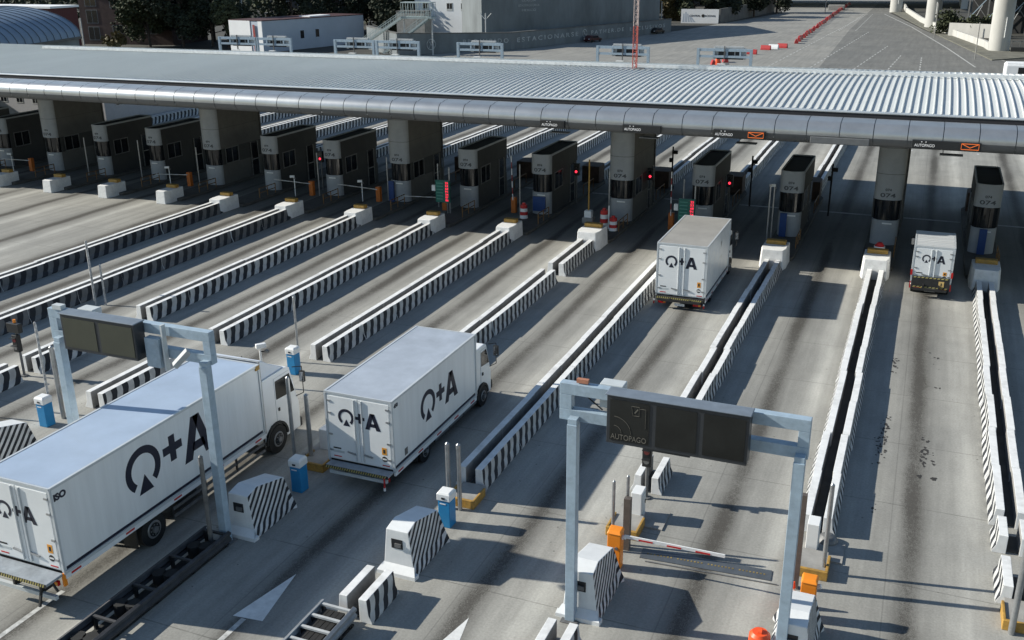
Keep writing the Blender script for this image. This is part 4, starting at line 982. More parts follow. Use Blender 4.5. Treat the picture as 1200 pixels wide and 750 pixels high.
    mb = MB(); mb.add([(xm-cw+.1, cy0+cab_l-.115, ct*.6), (xm+cw-.1, cy0+cab_l-.115, ct*.6), (xm+cw-.18, cy0+cab_l-.4, ct*.95), (xm-cw+.18, cy0+cab_l-.4, ct*.95)], [(0, 1, 2, 3)], GLASS); mb.build('windscreen', cab, loc=(0, .03, 0))
    mb = MB(); mb.b2(xm-cw, xm+cw, cy0+cab_l-.05, cy0+cab_l+.12, .35, .7, CHAS); mb.build('front_bumper', cab, bevel=.03)
    if deflector:
        df = MB(); y_ = cy0; pr = [(y_+.02, ct-.02), (y_+1.55, ct-.02), (y_+1.4, ct+.06), (y_+.7, ct+.42), (y_+.3, z1-.04), (y_+.02, z1-.02)]
        df.prism(pr, 'x', xm-cw*.93, xm+cw*.93, mat('deflector_white', (.6, .64, .7), .35, noise=.04)); df.build('roof_deflector', cab, bevel=.08)
        db = MB(); db.tube((-.06, cy0-.02, z1+.04), (-.06, cy0-.02, r*2), .04, STEEL, 8); db.tube((-W+.06, cy0-.02, z1-.2), (-W+.06, cy0-.02, r*2), .04, STEEL, 8); db.tube((-W+.06, cy0+.0, z1+.0), (-.06, cy0-.0, z1+.04), .04, STEEL, 8); db.build('cab_guard_frame', t)
        am = MB(); am.b2(-.06, .045, Lb-.18, Lb+.02, z1-.16, z1-.0, YEL); am.build('corner_guard', t)
    for (org, u, v, wd, M_) in logos: logo(t, org, u, v, wd, M_)
    return t
RAIL = mat('box_edge_trim', (.55, .58, .6), .4, metal=.2, noise=.06)
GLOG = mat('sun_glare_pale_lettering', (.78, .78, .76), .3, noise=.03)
t1 = truck(-20.2, 16.65, 2.45, 9.15, 1.2, 3.74, 'largest white box truck with Q+A lettering in the lane at the left', 2.15, 3.0, .53, 3.45, 9.95, lift='flat', deflector=True,
           logos=(((.0, 2.62, 1.92), (0, 1, 0), (0, 0, 1), 3.85, NAVY), ((-2.06, -.032, 2.52), (1, 0, 0), (0, 0, 1), 1.42, NAVY)))
text_mesh('ISO', .26, NAVY, 'iso_mark', t1, (.004, .3, 3.4), rot=(PI/2, 0, PI/2), width=.42, bold=.014)
mb = MB(); mb.b2(-.06, .0, -.06, .05, .75, 1.15, ORG); mb.build('orange_marker_post', t1)
mb = MB(); mb.bar((.0, -.3, .75), (-.25, -.3, 1.1), .05, .05, CHAS); mb.bar((-.5, -.55, .3), (-.5, -.3, 1.1), .06, .06, CHAS); mb.build('lift_arm', t1)
t2 = truck(-14.92, 25.6, 2.5, 6.6, .82, 3.3, 'middle white box truck with Q+A lettering showing its rear and right side', 1.55, 2.5, .42, 2.3, 7.35, lift='flat', roofM=mat('middle_truck_roof', (.38, .42, .48), .42, noise=.12, scale=.9, dirt=.12),
           logos=(((.0, 2.0, 1.55), (0, 1, 0), (0, 0, 1), 2.95, NAVY), ((-2.03, -.032, 2.17), (1, 0, 0), (0, 0, 1), 1.6, NAVY)))
mb = MB(); mb.b2(.001, .012, .75, .95, 1.0, 1.25, STEELD); mb.build('side_plate', t2)
mb = MB(); mb.tube((-.15, -.45, .35), (-.15, -.45, .7), .03, RED, 8); mb.box((-.15, -.45, .3), (.06, .05, .12), WPL); mb.build('red_marker', t2)
text_mesh('450', .18, NAVY, 'side_number', t2, (.004, .3, 3.05), rot=(PI/2, 0, PI/2), width=.28, bold=.008)
t3 = truck(-9.13, 47.15, 2.5, 5.95, .68, 3.36, 'rear white box truck with Q+A on its doors about to enter the canopy shade', 1.6, 2.45, .42, 1.7, 6.8, lift='step', roofM=TRRG,
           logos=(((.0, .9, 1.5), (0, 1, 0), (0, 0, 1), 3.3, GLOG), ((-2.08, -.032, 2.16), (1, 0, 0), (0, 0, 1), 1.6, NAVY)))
for dx in (-2.55, .0):
    mb = MB(); mb.bar((dx, -.05, .75), (dx, -.15, .25), .05, .05, CHAS); mb.box((dx, -.17, .28), (.07, .04, .14), RED); mb.box((dx, -.17, .4), (.07, .04, .08), WPL); mb.build('marker_arm', t3)
t4 = truck(2.2, 53.5, 1.9, 3.1, .85, 2.72, 'smallest white box truck with black folded tail lift beside the second pillar', 1.5, 2.1, .34, .9, 3.75, lift='folded', roofM=mat('small_truck_roof', (.55, .56, .56), .45, noise=.12, scale=1., stretch=(.3, 3, 1)),
           logos=(((-1.5, -.03, 1.86), (1, 0, 0), (0, 0, 1), 1.12, NAVY),))
mb = MB()
for k in range(9): mb.b2(-1.85, -.05, .2+k*.33, .23+k*.33, 2.732, 2.745, GUTT)
mb.build('roof_ribs', t4)
for X in (-1.92, .02):
    mb = MB(); mb.b2(X-.05, X+.05, -.06, -.01, 1.15, 1.45, REDL); mb.build('side_lamp', t4); mb = MB(); mb.b2(X-.03, X+.03, -.08, -.01, .45, .8, REDL); mb.build('side_lamp', t4)

# ------------------------------------------------------------------ background
def windows(t, axis, pos, y0, y1, z0, z1, nx, nz, ww, wh, frameM=WINF, out=.03):
    for a in range(nx):
        for b in range(nz):
            c = y0+(y1-y0)*(a+.5)/nx; z = z0+(z1-z0)*(b+.5)/nz
            f = MB(); g = MB()
            if axis == 'x':
                f.b2(pos-.02, pos+out, c-ww/2, c+ww/2, z-wh/2, z+wh/2, frameM); fo = f.build('window', t)
                g.b2(pos+out, pos+out+.01, c-ww/2+.1, c-.05, z-wh/2+.1, z+wh/2-.1, GLASS); g.b2(pos+out, pos+out+.01, c+.05, c+ww/2-.1, z-wh/2+.1, z+wh/2-.1, GLASS)
            else:
                f.b2(c-ww/2, c+ww/2, pos-out, pos+.02, z-wh/2, z+wh/2, frameM); fo = f.build('window', t)
                g.b2(c-ww/2+.1, c-.05, pos-out-.01, pos-out, z-wh/2+.1, z+wh/2-.1, GLASS); g.b2(c+.05, c+ww/2-.1, pos-out-.01, pos-out, z-wh/2+.1, z+wh/2-.1, GLASS)
            g.build('pane', fo)
BRFR = mat('dim_window_frame', (.2, .21, .22), .6)
# vault hall
e0 = Vector((-110.6, 96.4, 0)); e1 = Vector((-117.2, 116.8, 0)); ax = (e1-e0).normalized(); lf = Vector((-ax.y, ax.x, 0)) 
t = thing('vaulted_hall', 'hall with a shaded blue barrel vaulted metal roof at the upper left', 'hall', (e0.x, e0.y, 0), math.atan2(ax.y, ax.x)-PI/2)
# local: +y along the hall away, -x to the left
Lh = 21.4; a_, rise, ez = 11., 4.3, 6.5
mb = MB(); N = 20; y_0 = -26
sec = [(-a_+a_*math.cos(PI*k/N), ez+rise*math.sin(PI*k/N)) for k in range(N+1)]
mb.prism(sec, 'y', y_0, Lh, HAZW); mb.build('vault_roof', t, smooth=True)
mb = MB()
for q in range(26):
    yy = y_0+(Lh-y_0)*q/25.
    for k in range(N):
        p, s_ = sec[k], sec[k+1]; mb.bar((p[0]+.0, yy, p[1]+.03), (s_[0], yy, s_[1]+.03), .14, .12, mat('vault_rib', (.12, .15, .19), .6))
mb.build('roof_ribs', t)
mb = MB(); mb.b2(-2*a_+.3, -.3, y_0+.2, Lh-.2, 0, ez-.004, BLDG); mb.build('wall', t)
mb = MB(); mb.b2(-.3, .12, y_0, Lh+.1, ez-.35, ez-.02, CONCD); mb.build('eave', t)
def building(name, label, x0, x1, y0, y1, h, M, roofM, wins=(), rz=0, flat=True, over=.3):
    t = thing(name, label, 'building', (x0, y0, 0), rz)
    mb = MB(); mb.b2(0, x1-x0, 0, y1-y0, 0, h, M); mb.build('wall', t)
    mb = MB(); mb.b2(-over, x1-x0+over, -over, y1-y0+over, h, h+.35, roofM); mb.build('roof', t)
    for wn in wins: windows(t, *wn)
    return t
building('red_roofed_shed', 'dark red walled block behind the top of the vaulted roof', -163, -142.5, 136, 142, 9.3, mat('shed_red', (.08, .015, .015), .7), BLDW)
building('dark_brick_house', 'dark brick house with large pale window frames right of the vaulted hall', -172, -150, 172, 186, 12, BRICK, CONCD, (('y', 0, 1, 5, 0.5, 11, 1, 3, 2.8, 2.8, BRFR), ('y', 0, 7, 19, .5, 11, 3, 2, 2.6, 1.8, BRFR), ('x', 22, 1, 13, 0, 11, 3, 3, 2.4, 1.8, BRFR)), R(8))
building('tile_roofed_house', 'small house with pale sloping roof seen between the trees', -146, -138, 203, 212, 5, BRICK, CONC, (('y', 0, 1, 7, 1, 4.5, 2, 1, 1.5, 1.5),), R(10))
building('dark_grey_block', 'dark grey block with small barred white windows behind the pale blue building', -146, -130, 205, 220, 14, mat('dark_render', (.07, .075, .085), .9, noise=.2, scale=.3), CONCD, (('x', 16, 1, 14, 2, 12, 3, 3, 2.4, 1.6), ('y', 0, 2, 14, 2, 12, 3, 3, 2.4, 1.6)), R(12))
# pale blue building
t = thing('pale_blue_building', 'pale blue shaded building with a dark red roof edge and two small windows', 'building', (-119.5, 164.5, 0), R(-11+0))
wl = 29
mb = MB(); mb.prism([(0, 0), (wl, 0), (wl, 5.7), (0, 5.9)], 'x', -9, 0, BLDB); mb.build('wall', t)
mb = MB(); mb.b2(-9.1, -3.2, -.12, -.004, 0, 5.9, BLDW); mb.b2(-1.0, .05, -.12, -.004, 0, 5.85, BLDW); mb.build('white_gable_panels', t)
mb = MB(); mb.prism([(-.1, 5.9), (wl+.1, 5.7), (wl+.1, 5.84), (-.1, 6.04)], 'x', -9.1, .1, mat('dark_red_roof', (.045, .01, .013), .8)); mb.b2(-4, -1, 14, 20, 5.9, 6.15, BLDW); mb.build('roof', t)
for y in (10.5, 14.8):
    f = MB(); f.b2(-.02, .05, y-.6, y+.6, 2.0, 3.7, BLDB); fo = f.build('window', t); g = MB(); g.b2(.05, .06, y-.5, y+.5, 2.1, 3.6, GLASS); g.build('pane', fo)
mb = MB(); mb.box((-2.1, -.2, 2.6), (.5, .1, 5.2), REDP); mb.build('drainpipe', t)
# lettered wall
W0 = [(-104.5, 178), (-91.2, 166), (-84.6, 177.8), (-76.2, 184.3), (-58.4, 240.5)]
t = thing('lettered_wall', 'long grey retaining wall with pale painted lettering about parking', 'wall', (0, 0, 0))
mb = MB(); hts = [4.6, 4.4, 4.2, 4.1, 3.0]
hts = [4.4, 4.0, 3.4, 3.2, 2.9]
for k in range(4):
    (xa, ya), (xb, yb) = W0[k], W0[k+1]; d = Vector((xb-xa, yb-ya, 0)).normalized(); nn = Vector((-d.y, d.x, 0))*.5
    p = Vector((xa, ya, 0)); q = Vector((xb, yb, 0))
    vs = [p, q, q+nn, p+nn]; vs = vs+[v+Vector((0, 0, hts[k] if n_ in (0, 3) else hts[k+1])) for n_, v in enumerate(vs)]
    mb.add(vs, [(3, 2, 1, 0), (4, 5, 6, 7), (0, 1, 5, 4), (1, 2, 6, 5), (2, 3, 7, 6), (3, 0, 4, 7)], BLDG)
mb.build('wall_face', t)
mb = MB()
for k in range(4):
    (xa, ya), (xb, yb) = W0[k], W0[k+1]; d = Vector((xb-xa, yb-ya, 0)).normalized(); nn = Vector((-d.y, d.x, 0))*.25
    mb.bar(Vector((xa, ya, hts[k]+.06))+nn, Vector((xb, yb, hts[k+1]+.06))+nn, .7, .14, CONCD)
mb.build('coping', t)
WLT = mat('faded_wall_lettering', (.45, .47, .47), .9, noise=.3, scale=1.)
def wall_text(s, f0, f1, k, z, size):
    (xa, ya), (xb, yb) = W0[k], W0[k+1]; a = Vector((xa, ya, 0)); b = Vector((xb, yb, 0)); d = (b-a).normalized(); nn = Vector((d.y, -d.x, 0))*.03
    c = a+(b-a)*(f0+f1)/2+nn; wd = (b-a).length*(f1-f0)
    ang = math.atan2(d.y, d.x)
    text_mesh(s, size, WLT, 'painted_word', t, (c.x, c.y, z), rot=(PI/2, 0, ang), width=wd, depth=.01, bold=.015, spacing=1.5)
def wall_emblem(f, k, z, r_):
    (xa, ya), (xb, yb) = W0[k], W0[k+1]; a = Vector((xa, ya, 0)); b = Vector((xb, yb, 0)); d = (b-a).normalized(); nn = Vector((d.y, -d.x, 0))*.04
    c = a+(b-a)*f+nn+Vector((0, 0, z)); mb = MB(); up = Vector((0, 0, 1))
    for j in range(20):
        t0, t1 = 2*PI*j/20, 2*PI*(j+1)/20; mb.bar(c+(d*math.cos(t0)+up*math.sin(t0))*r_, c+(d*math.cos(t1)+up*math.sin(t1))*r_, .04, .16, WLT)
    mb.bar(c+(d*-.5+up*.6)*r_, c+(d*.5-up*.6)*r_, .04, .14, WLT); mb.bar(c+(d*-.4-up*.6)*r_, c+(up*.6)*r_, .04, .12, WLT); mb.build('round_emblem', t)
wall_text('PROHIBIDO', .1, .95, 2, 1.75, 1.15)
wall_emblem(.55, 1, 1.7, .95)
wall_text('ESTACIONARSE', .03, .37, 3, 1.7, 1.2); wall_emblem(.41, 3, 1.7, .8)
wall_text('PATHER.DE', .45, .66, 3, 1.7, 1.1); wall_text('EXCLUSIVOS', .7, .95, 3, 1.6, 1.1)
# white and grey buildings behind the wall
t = building('white_building', 'bright white building with three small windows above the lettered wall', -103.5, -88.2, 197, 206, 12, BLDW, BLDW, (), R(-2))
for x, w_ in ((2.6, 1.5), (8.3, 1.4), (12., 2.1)):
    f = MB(); f.b2(x-w_/2, x+w_/2, -.05, .02, 6.5, 8.1, WINF); fo = f.build('window', t); g = MB(); g.b2(x-w_/2+.1, x-.06, -.06, -.05, 6.9, 8.0, GLASS); g.b2(x+.06, x+w_/2-.1, -.06, -.05, 6.9, 8.0, GLASS); g.build('pane', fo)
t = thing('grey_warehouse', 'huge windowless grey building with small faded lettering above the wall', 'building', (-89.6, 191, 0), 0)
fx = [(-84.9, 190), (-61.2, 240), (-72, 262), (-103, 206)]
mb = MB(); mb.prism([(a+89.6, b-191) for a, b in fx], 'z', 0, 14, BLDG); mb.build('wall', t)
mb = MB(); mb.prism([(a+89.6, b-191) for a, b in [(-85.1, 189.7), (-60.8, 240), (-72, 262.4), (-103.3, 206)]], 'z', 14, 14.4, CONCD); mb.build('roof', t)
dW = Vector((23.7, 50, 0)).normalized()
for k, s_ in enumerate(('COMERCIALES', 'GUARDIA', 'ESTACION DE CARGA', 'MEXICO')):
    c = Vector((-84.9, 190, 0))+dW*13+Vector((dW.y, -dW.x, 0))*.03
    text_mesh(s_, .6, WLT, 'lettering', t, (c.x+89.6, c.y-191, 9.4-k*.95), rot=(PI/2, 0, math.atan2(dW.y, dW.x)), width=6-(k % 2)*2, depth=.01)
t = thing('grey_annex', 'low beige annex in front of the white building', 'building', (-100, 189.5, 0), 0)
mb = MB(); mb.b2(-4, 2.5, 0, 3, 0, 6.6, CONC); mb.build('wall', t); mb = MB(); mb.b2(-4.1, 2.6, -.1, 3.1, 6.6, 6.75, CONCD); mb.build('roof', t)
# stair bridge
t = thing('stair_bridge', 'outdoor steel footbridge landing with two flights of stairs', 'footbridge', (-91.8, 169.0, 0), 0)
GS = mat('stair_green_grey', (.36, .42, .42), .6, noise=.15)
mb = MB(); mb.b2(0, 6.2, 0, 2, 6.5, 6.75, GS); mb.b2(0, 6.2, .0, 2, 9.25, 9.4, GS)
mb.build('deck', t)
for yy in (0, 2):
    mb = MB()
    for z in (6.8, 9.3): mb.bar((0, yy, z), (6.2, yy, z), .1, .14, GS)
    for k in range(13): mb.bar((k*.516, yy, 6.8), (k*.516+(.516 if k % 2 == 0 and k < 12 else 0), yy, 9.3), .06, .06, GS); mb.bar((k*.516, yy, 6.8), (k*.516, yy, 9.3), .05, .05, GS)
    mb.build('truss_side', t)
for (p, q) in (((0.1, -.2, 6.7), (-8.6, -.4, 1.6)), ((5.8, -.4, 6.7), (-3.6, -1.0, .3))):
    mb = MB()
    for dy in (0, 1.2):
        P = Vector(p)+Vector((0, dy, 0)); Q = Vector(q)+Vector((0, dy, 0)); mb.bar(P, Q, .1, .32, GS)
        mb.bar(P+Vector((0, 0, 1.1)), Q+Vector((0, 0, 1.1)), .06, .07, GS); mb.bar(P+Vector((0, 0, .65)), Q+Vector((0, 0, .65)), .04, .05, GS)
        for k in range(9): A = P+(Q-P)*k/8; mb.bar(A, A+Vector((0, 0, 1.1)), .05, .05, GS)
    for k in range(24): A = Vector(p)+(Vector(q)-Vector(p))*(k+.5)/24; mb.box(A+Vector((0, .6, 0)), (.32, 1.2, .05), GS)
    mb.build('stair_flight', t)
for x in (.1, 5.9, -4.3):
    mb = MB(); mb.bar((x, .9, 0), (x, .9, 6.5 if x > -1 else 4), .22, .22, WINF); mb.build('support', t)
# white banner wall, fences, street poles
t = thing('banner_wall', 'white wall panel with a grey arrow pattern and small dark wording', 'wall', (-63.9, 273.7, 0), 0)
mb = MB(); mb.b2(0, 10, 0, .4, 0, 3.6, BLDW); mb.build('panel', t)
mb = MB()
for k in range(5): mb.add([(.4+k*.75, -.01, .3), (.95+k*.75, -.01, .3), (.9+k*.5, -.01, 2.9-.45*abs(k-1)), (.6+k*.5, -.01, 2.9-.45*abs(k-1))], [(0, 1, 2, 3)], BLDB)
mb.build('grey_pattern', t)
text_mesh('CENTRAL   NACIONAL', .7, CHAS, 'wording', t, (5.8, -.02, 1.9), width=7, depth=.008)
mb = MB(); mb.tube((5.9, -.02, 1.95), (5.9, -.035, 1.95), .42, CHAS, 16); mb.build('round_emblem', t)
mb = MB(); mb.b2(0, 9, 0, .3, 0, 3.3, CONC)
for k in range(10): mb.b2(k, k+.12, -.06, 0, 0, 3.3, CONCD)
tag(mb.build('concrete_fence', None, (-77.5, 266, 0), rz=R(25)), 'pale ribbed concrete fence left of the banner wall', 'fence')
mb = MB(); mb.b2(0, .4, 0, 60, 0, 3.7, CONCD); tag(mb.build('boundary_wall', None, (-54, 274.6, 0), rz=R(-5)), 'dark boundary wall running away right of the banner wall', 'wall')
def lamp_post(x, y, h, label, M=WINF, r=.12, arms=False):
    t = MB(); t.tube((0, 0, 0), (0, 0, h), r, M, 8)
    if arms:
        for s in (-1, 1): t.tube((0, 0, h-1.2), (s*1.2, 0, h), .07, M, 6)
    return tag(t.build('lamp_post', None, (x, y, 0)), label, 'post', 'tall posts in the background')
lamp_post(-80.5, 182.0, 6.9, 'thin forked post in front of the grey building', arms=True)
lamp_post(-63.3, 250, 6.5, 'thin white post left of the banner wall')
lamp_post(-143, 190, 12, 'pale tall post among the dark trees at the upper left', r=.22)
lamp_post(-117, 205, 12, 'pale tall post behind the pale blue building', r=.25)
lamp_post(-163, 163, 6, 'thin pale post left of the dark tree cluster', r=.12)
lamp_post(6.4, 189.5, 6, 'thin post on the verge beside the low parapet', CONC, .08)
lamp_post(-.5, 238, 7, 'thin post on the verge near the middle concrete column', CONC, .09)
lamp_post(-32.5, 330, 6, 'thin post at the far left of the distant road', CONC, .12)

# highway columns, parapet and the elevated road they carry
COL = mat('pier_concrete', (.48, .47, .44), .85, noise=.1, scale=.4, stretch=(1, 1, .4), dirt=.12)
for (x, y, r_, lb) in ((10.7, 207.5, 1.8, 'nearest round concrete pier at the upper right corner'), (-1.4, 271, 1.75, 'middle round concrete pier of the elevated road'), (-12.7, 342, 1.8, 'farthest round concrete pier of the elevated road')):
    t = thing('concrete_pier', lb, 'pier', (x, y, 0), 0, 'round concrete piers')
    mb = MB(); mb.tube((0, 0, 0), (0, 0, 13), r_, COL, 32); mb.build('shaft', t, smooth=True)
    mb = MB(); mb.b2(-4.5, 4.5, -1.4, 1.4, 13, 14.2, COL); mb.build('cap_beam', t)
    mb = MB(); mb.tube((.6, -r_-.1, 2.5), (.6, -r_-.1, 6), .08, WPL, 8); mb.build('conduit', t)
mb = MB(); P = [(20, 150), (10.7, 207.5), (-1.4, 271), (-12.7, 342), (-24, 430)]
for k in range(4):
    (xa, ya), (xb, yb) = P[k], P[k+1]; mb.bar((xa, ya, 14.75), (xb, yb, 14.75), 10, 1.1, COL)
tag(mb.build('elevated_road'), 'elevated road deck resting on the round concrete piers', 'bridge')
t = thing('cross_overpass', 'overpass deck crossing the far road and shading it', 'bridge', (0, 392, 0))
mb = MB(); mb.b2(-150, 12, -28, 28, 9, 10.4, COL); mb.build('deck', t)
mb = MB(); mb.b2(-62, -60, -26, 26, 0, 9, COL); mb.build('left_abutment', t)
mb = MB(); mb.b2(6, 8, -26, 26, 0, 9, COL); mb.build('right_abutment', t)
t = thing('low_parapet', 'low stained concrete parapet curving past the round piers', 'parapet', (0, 0, 0))
mb = MB(); P = [(9.2, 207), (8.6, 214), (5.5, 231), (1.6, 252), (-4.2, 290), (-9.5, 340), (-11.6, 378)]
for k in range(6):
    (xa, ya), (xb, yb) = P[k], P[k+1]; mb.bar((xa, ya, .7), (xb, yb, .7), .5, 1.4, COL)
mb.build('wall', t)
mb = MB(); mb.b2(0, 12, 0, .4, 0, 2.8, COL); tag(mb.build('panel_fence', None, (2.2, 243, 0), rz=R(-25)), 'pale concrete panel fence behind the low parapet', 'fence')
t = thing('steel_shed', 'dark open steel framework standing in shade at the upper right', 'shed', (6, 255, 0), R(-12))
mb = MB()
for k in range(8):
    mb.bar((k*4, 0, 0), (k*4, 0, 11), .3, .3, STEELD); mb.bar((k*4, 0, 3), (k*4+4, 0, 8), .18, .18, GANT); mb.bar((k*4+4, 0, 3), (k*4, 0, 8), .15, .15, STEELD); mb.bar((k*4, 1, 0), (k*4+3, -2, 6), .1, .1, WINF)
mb.build('frame', t)
mb = MB(); mb.b2(0, 32, 3, 22, 0, 11, CHAS); mb.build('wall', t); mb = MB(); mb.b2(-1, 33, -3, 23, 11, 11.4, CHAS); mb.build('roof', t)
t = thing('kiosk', 'white container kiosk at the right edge beyond the canopy', 'kiosk', (8.9, 150, 0), R(0))
mb = MB(); mb.b2(0, 5, 0, 3.5, 0, 3.0, BLDW); mb.build('body', t, bevel=.25); mb = MB(); mb.b2(.2, 4.9, .2, 3.3, 3.0, 3.08, BLDW); mb.build('roof', t)
mb = MB(); mb.b2(1.6, 5, -.06, -.01, 1.2, 2.6, GLASS); mb.build('window', t)
t = thing('guard_machine', 'dark barrier and railings at the foot of the nearest round pier', 'railing', (12.6, 205, 0))
mb = MB(); mb.b2(0, 6, 0, .3, 0, .9, CHAS); mb.b2(0, 6, .5, .8, 1.8, 2.0, STEELD)
for k in range(5): mb.b2(k*1.4, k*1.4+.15, .4, .6, 0, 2, STEELD)
mb.build('frame', t)
# red and white plastic blocks along the far road
def block(x, y, M, label, rz, s_=1.):
    mb = MB(); mb.prism([(-.3*s_, 0), (.3*s_, 0), (.28*s_, .3), (.12*s_, .85), (-.12*s_, .85), (-.28*s_, .3)], 'y', -.75*s_, .75*s_, M)
    return tag(mb.build('plastic_block', None, (x, y, .0), bevel=.03, rz=rz), label, 'road block', 'plastic blocks along the far road')
REDB = mat('red_block_plastic', (.42, .03, .03), .5, noise=.1); 
pb = [(-33.3, 167.0, REDB, 'nearest red plastic block at the bottom of the line', .3), (-32.9, 169.5, REDB, 'second red plastic block in the near cluster', .2), (-32.4, 172.6, REDB, 'third red plastic block in the near cluster', .4), (-32.8, 180.0, REDB, 'lone red block right of the far gantry', 1.2), (-30.7, 188.5, REDB, 'dark red slumped block before the white one', 1.5), (-29.7, 204.2-6, REDB, 'red block touching the left of the white block', 1.4), (-28.6, 200.5, BLDW, 'only white plastic block in the line', 1.4), (-27.3, 203.2, REDB, 'red block touching the right of the white block', 1.4)]
for x, y, M_, lb, rz in pb: block(x, y, M_, lb, rz, 1.25)
k = 0; yy = 215.
while yy < 395:
    block(-26.2-1.0*random.random()*.3-(yy-215)*.024, yy, REDB, 'red plastic block in the long row running into the distance', random.uniform(-.2, .2), 1.3); yy += 5.2
t = thing('orange_barrel', 'bright orange red barrel in the near cluster of red blocks', 'barrel', (-32.5, 166.4, 0))
mb = MB(); mb.tube((0, 0, 0), (0, 0, 1.2), .4, ORP, 14, r2=.3); mb.build('drum', t)
mb = MB(); mb.box((0, 0, .5), (5, 3, 1.6), CONC); tag(mb.build('concrete_block', None, (-31.2, 352, .3), bevel=.1), 'pale concrete block at the far end of the red row', 'block')
# parked cars
def car(x, y, rz, M, label):
    t = thing('parked_car', label, 'car', (x, y, 0), rz)
    mb = MB(); mb.prism([(-2.1, .3), (2.1, .3), (2.15, .7), (1.3, .85), (.7, 1.35), (-1.2, 1.38), (-1.9, .95), (-2.15, .75)], 'x', -.85, .85, M); mb.build('body', t, bevel=.08)
    mb = MB(); mb.prism([(.85, .88), (.55, 1.28), (-1.1, 1.3), (-1.6, .92)], 'x', -.87, .87, GLASS); mb.build('window', t)
    for a in (-1.3, 1.35):
        for s in (-1, 1):
            mb = MB(); mb.tube((s*.7, a, .32), (s*.88, a, .32), .32, TYRE, 16); mb.build('wheel', t)
    for s in (-.6, .6):
        mb = MB(); mb.box((s, -2.13, .72), (.3, .05, .14), WPL); mb.build('headlight', t)
car(-67.0, 207.2, R(-20), mat('dark_red_car_paint', (.05, .008, .01), .3), 'dark red car parked in the shade of the lettered wall')
car(-60.1, 234, R(-18), mat('black_car_paint', (.01, .01, .012), .3), 'small dark car near the far corner of the lettered wall')
car(-58.8, 127, R(80), mat('silver_car_paint', (.5, .5, .5), .3, metal=.5), 'silver car half hidden under the far gantry before the wall')

# trees
def tree(x, y, h, r_, M, label, leaves=2200, trunk=.3, tall=False, seed=0, lo=.12, group='trees in the background'):
    rnd = random.Random(seed*17+int(abs(x)))
    t = thing('tree', label, 'tree', (x, y, 0), 0, group)
    tb = MB(); tb.tube((0, 0, 0), (0, 0, h*.55), trunk, BARK, 8, r2=trunk*.5)
    cl = []
    for k in range(16 if not tall else 22):
        a = rnd.uniform(0, 2*PI); zf = rnd.uniform(lo+.08, .95)
        rad = r_*1.15*(1-.75*zf**1.6 if tall else math.sin(PI*min(1, zf*.85+.12))**.6)*rnd.uniform(.3, .95)
        c = Vector((rad*math.cos(a), rad*math.sin(a), h*zf)); cl.append((c, rnd.uniform(.28, .5)*r_))
        tb.tube((0, 0, h*zf*.6), c, trunk*.3, BARK, 5, r2=.04, caps=False)
    tb.build('trunk', t)
    mb = MB(); mb.m(M); per_ = leaves//len(cl)
    for c, cr in cl:
        for _ in range(per_):
            d = Vector((rnd.gauss(0, 1), rnd.gauss(0, 1), rnd.gauss(0, .85))).normalized()*cr*rnd.uniform(.35, 1.1)
            p = c+d; s_ = rnd.uniform(.14, .34)
            u = Vector((rnd.gauss(0, 1), rnd.gauss(0, 1), rnd.gauss(0, 1))).normalized(); v = u.orthogonal().normalized()
            o = len(mb.v); mb.v += [tuple(p-u*s_-v*s_*.6), tuple(p+u*s_-v*s_*.6), tuple(p+u*s_*.6+v*s_), tuple(p-u*s_*.6+v*s_)]
            mb.f.append((o, o+1, o+2, o+3)); mb.mi.append(0)
    mb.build('crown', t)
tr = [(-152, 170, 15, 5.2, LEAFM, 'tall tree at the left of the dark cluster beside the brick house', True), (-145, 172, 16, 6, LEAFD, 'dense dark tree in the middle of the upper left cluster', False), (-139, 174, 15, 5.5, LEAFD, 'dense dark tree at the right of the upper left cluster', False), (-133.5, 172, 9, 3, LEAFM, 'small green tree left of the white gable', False),
      (-134, 196, 15, 5, LEAFD, 'dark tree behind the small house with pale roof', False),
      (-136, 232, 18, 8, LEAFD, 'dark tree behind the dark grey block', False), (-128, 205, 14, 6, LEAFD, 'dark tree between the dark grey block and the pale blue building', False), (-160, 178, 15, 6, LEAFD, 'dark tree against the dark brick house', False), (-148, 186, 15, 6, LEAFD, 'dark tree at the back of the upper left cluster', False),
      (-121, 214, 17, 7, LEAFD, 'dark tree behind the left part of the pale blue building roof', False), (-112, 216, 16, 7, LEAFM, 'green tree behind the right part of the pale blue building roof', False), (-108, 200, 12, 6, LEAFD, 'dark tree left of the footbridge stairs', False), (-117, 228, 20, 8, LEAFD, 'large dark tree high behind the pale blue building', False), (-101, 222, 18, 7, LEAFD, 'dark tree behind the footbridge landing', False),
      (-71, 284, 9, 5, LEAFY, 'yellowish tree behind the pale ribbed fence', False), (-63, 284, 9, 5, LEAFM, 'green tree behind the banner wall', False), (-56, 290, 11, 5, LEAFD, 'dark tree behind the right end of the banner wall', False),
      (-50, 306, 12, 5, LEAFD, 'dark tree on the left side of the far road', False), (-47, 330, 13, 5, LEAFD, 'farthest dark tree left of the far road', False), (-78, 300, 13, 7, LEAFD, 'dark tree seen past the corner of the grey building', False)]
for k, (x, y, h, r_, M_, lb, tl) in enumerate(tr): tree(x, y, h, r_, M_, lb, tall=tl, seed=k, leaves=9000)
tree(2.5, 247, 4.5, 3.2, LEAFM, 'bushy shrub growing behind the low parapet', 1500, .12, seed=50, group='shrubs in the background')
tree(8.2, 243, 4.0, 2.6, LEAFM, 'low shrub right of the bushy one behind the parapet', 1100, .12, seed=51, group='shrubs in the background')
tree(-156, 165, 2.6, 2.4, LEAFY, 'low yellowish bush in front of the dark brick house', 900, .1, seed=52, group='shrubs in the background')
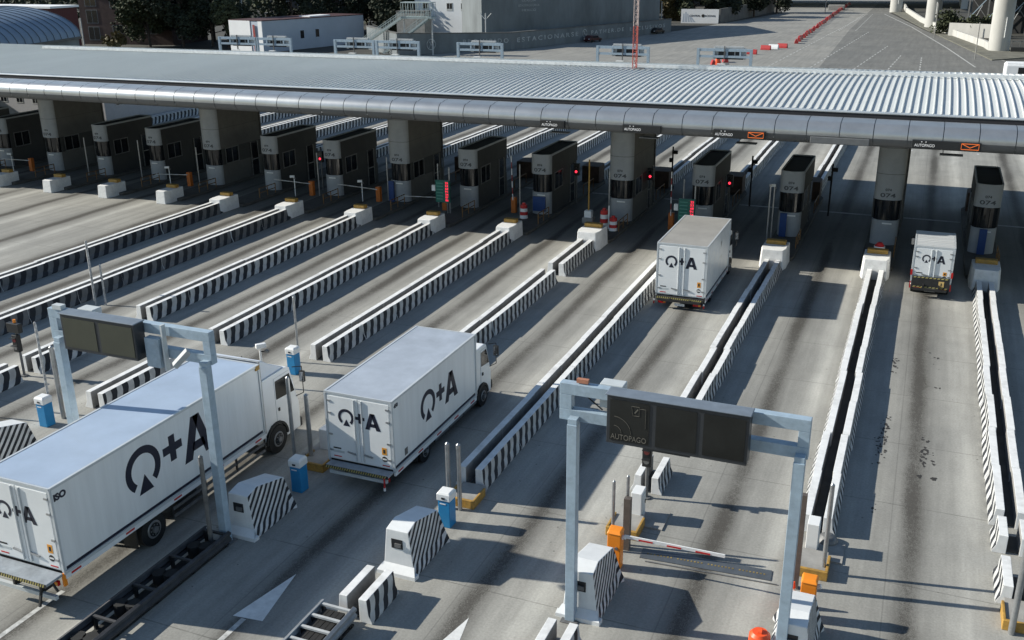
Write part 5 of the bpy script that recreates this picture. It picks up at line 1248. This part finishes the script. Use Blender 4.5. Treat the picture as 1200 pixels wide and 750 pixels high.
# tar spots in the lane between the two rightmost long barriers
tm = MB(); TAR = mat('tar_spots', (.035, .032, .03), .8, noise=.2); rt = random.Random(3)
for (cx, cy_, sx, sy, n_) in ((.03, 43.2, .1, .9, 22), (.02, 36.0, .1, 1.7, 46), (-.12, 35, .1, 1.4, 26), (1.4, 36.1, .1, .25, 5), (1.38, 34.6, .1, .8, 34), (1.72, 34.4, .08, .5, 7), (1.3, 33.1, .05, .06, 14), (1.75, 33.1, .06, .07, 16), (1.72, 41.2, .15, .1, 4), (1.7, 44, .3, 1.2, 6), (.0, 30.5, .1, .5, 4)):
    for _ in range(n_):
        x = cx+rt.gauss(0, sx*.7); y = cy_+rt.gauss(0, sy*.6); r0_ = rt.uniform(.02, .07)
        q = [(x+r0_*rt.uniform(.4, 1.2)*math.cos(a*PI/4), y+1.5*r0_*rt.uniform(.4, 1.2)*math.sin(a*PI/4), .004+_*.00005) for a in range(8)]
        tm.add(q, [tuple(range(8))], TAR)
tag(tm.build('tar_marks'), 'black tar and rubber spots scattered on the concrete lane', kind='stuff')
# woods and scrub far behind the buildings: nobody could count it
wr = random.Random(11); wm = MB(); wm.m(LEAFD); wm.m(LEAFM)
for _ in range(900):
    X = wr.uniform(-330, -96); Y = wr.uniform(236, 470)
    if X > -118 and Y < 262: continue
    if X > -90 - (Y-300)*.0: continue
    hh = wr.uniform(3, 11)
    for q in range(26):
        c = Vector((X+wr.gauss(0, 2.6), Y+wr.gauss(0, 2.6), hh*wr.uniform(.1, 1))); u = Vector((wr.gauss(0, 1), wr.gauss(0, 1), wr.gauss(0, 1))).normalized(); v = u.orthogonal().normalized(); a = wr.uniform(.4, 1.1)
        o = len(wm.v); wm.v += [tuple(c-u*a), tuple(c+v*a*.7), tuple(c+u*a), tuple(c-v*a*.7)]; wm.f.append((o, o+1, o+2, o+3)); wm.mi.append(wr.choice((0, 0, 1)))
tag(wm.build('woodland'), 'dark wooded slope far behind the buildings at the upper left', kind='stuff')
# administration building at the far left under the canopy
t = building('toll_office', 'long low white office with small square windows behind the leftmost booths', -104, -80.5, 82, 96, 4.4, mat('office_wall', (.4, .4, .42), .85, noise=.06), CONCD, (('y', 0, 1, 22, 1.4, 4.0, 9, 1, 1.0, .8), ('x', 23.5, 1, 13, 1.4, 4.0, 5, 1, 1.2, .9)))
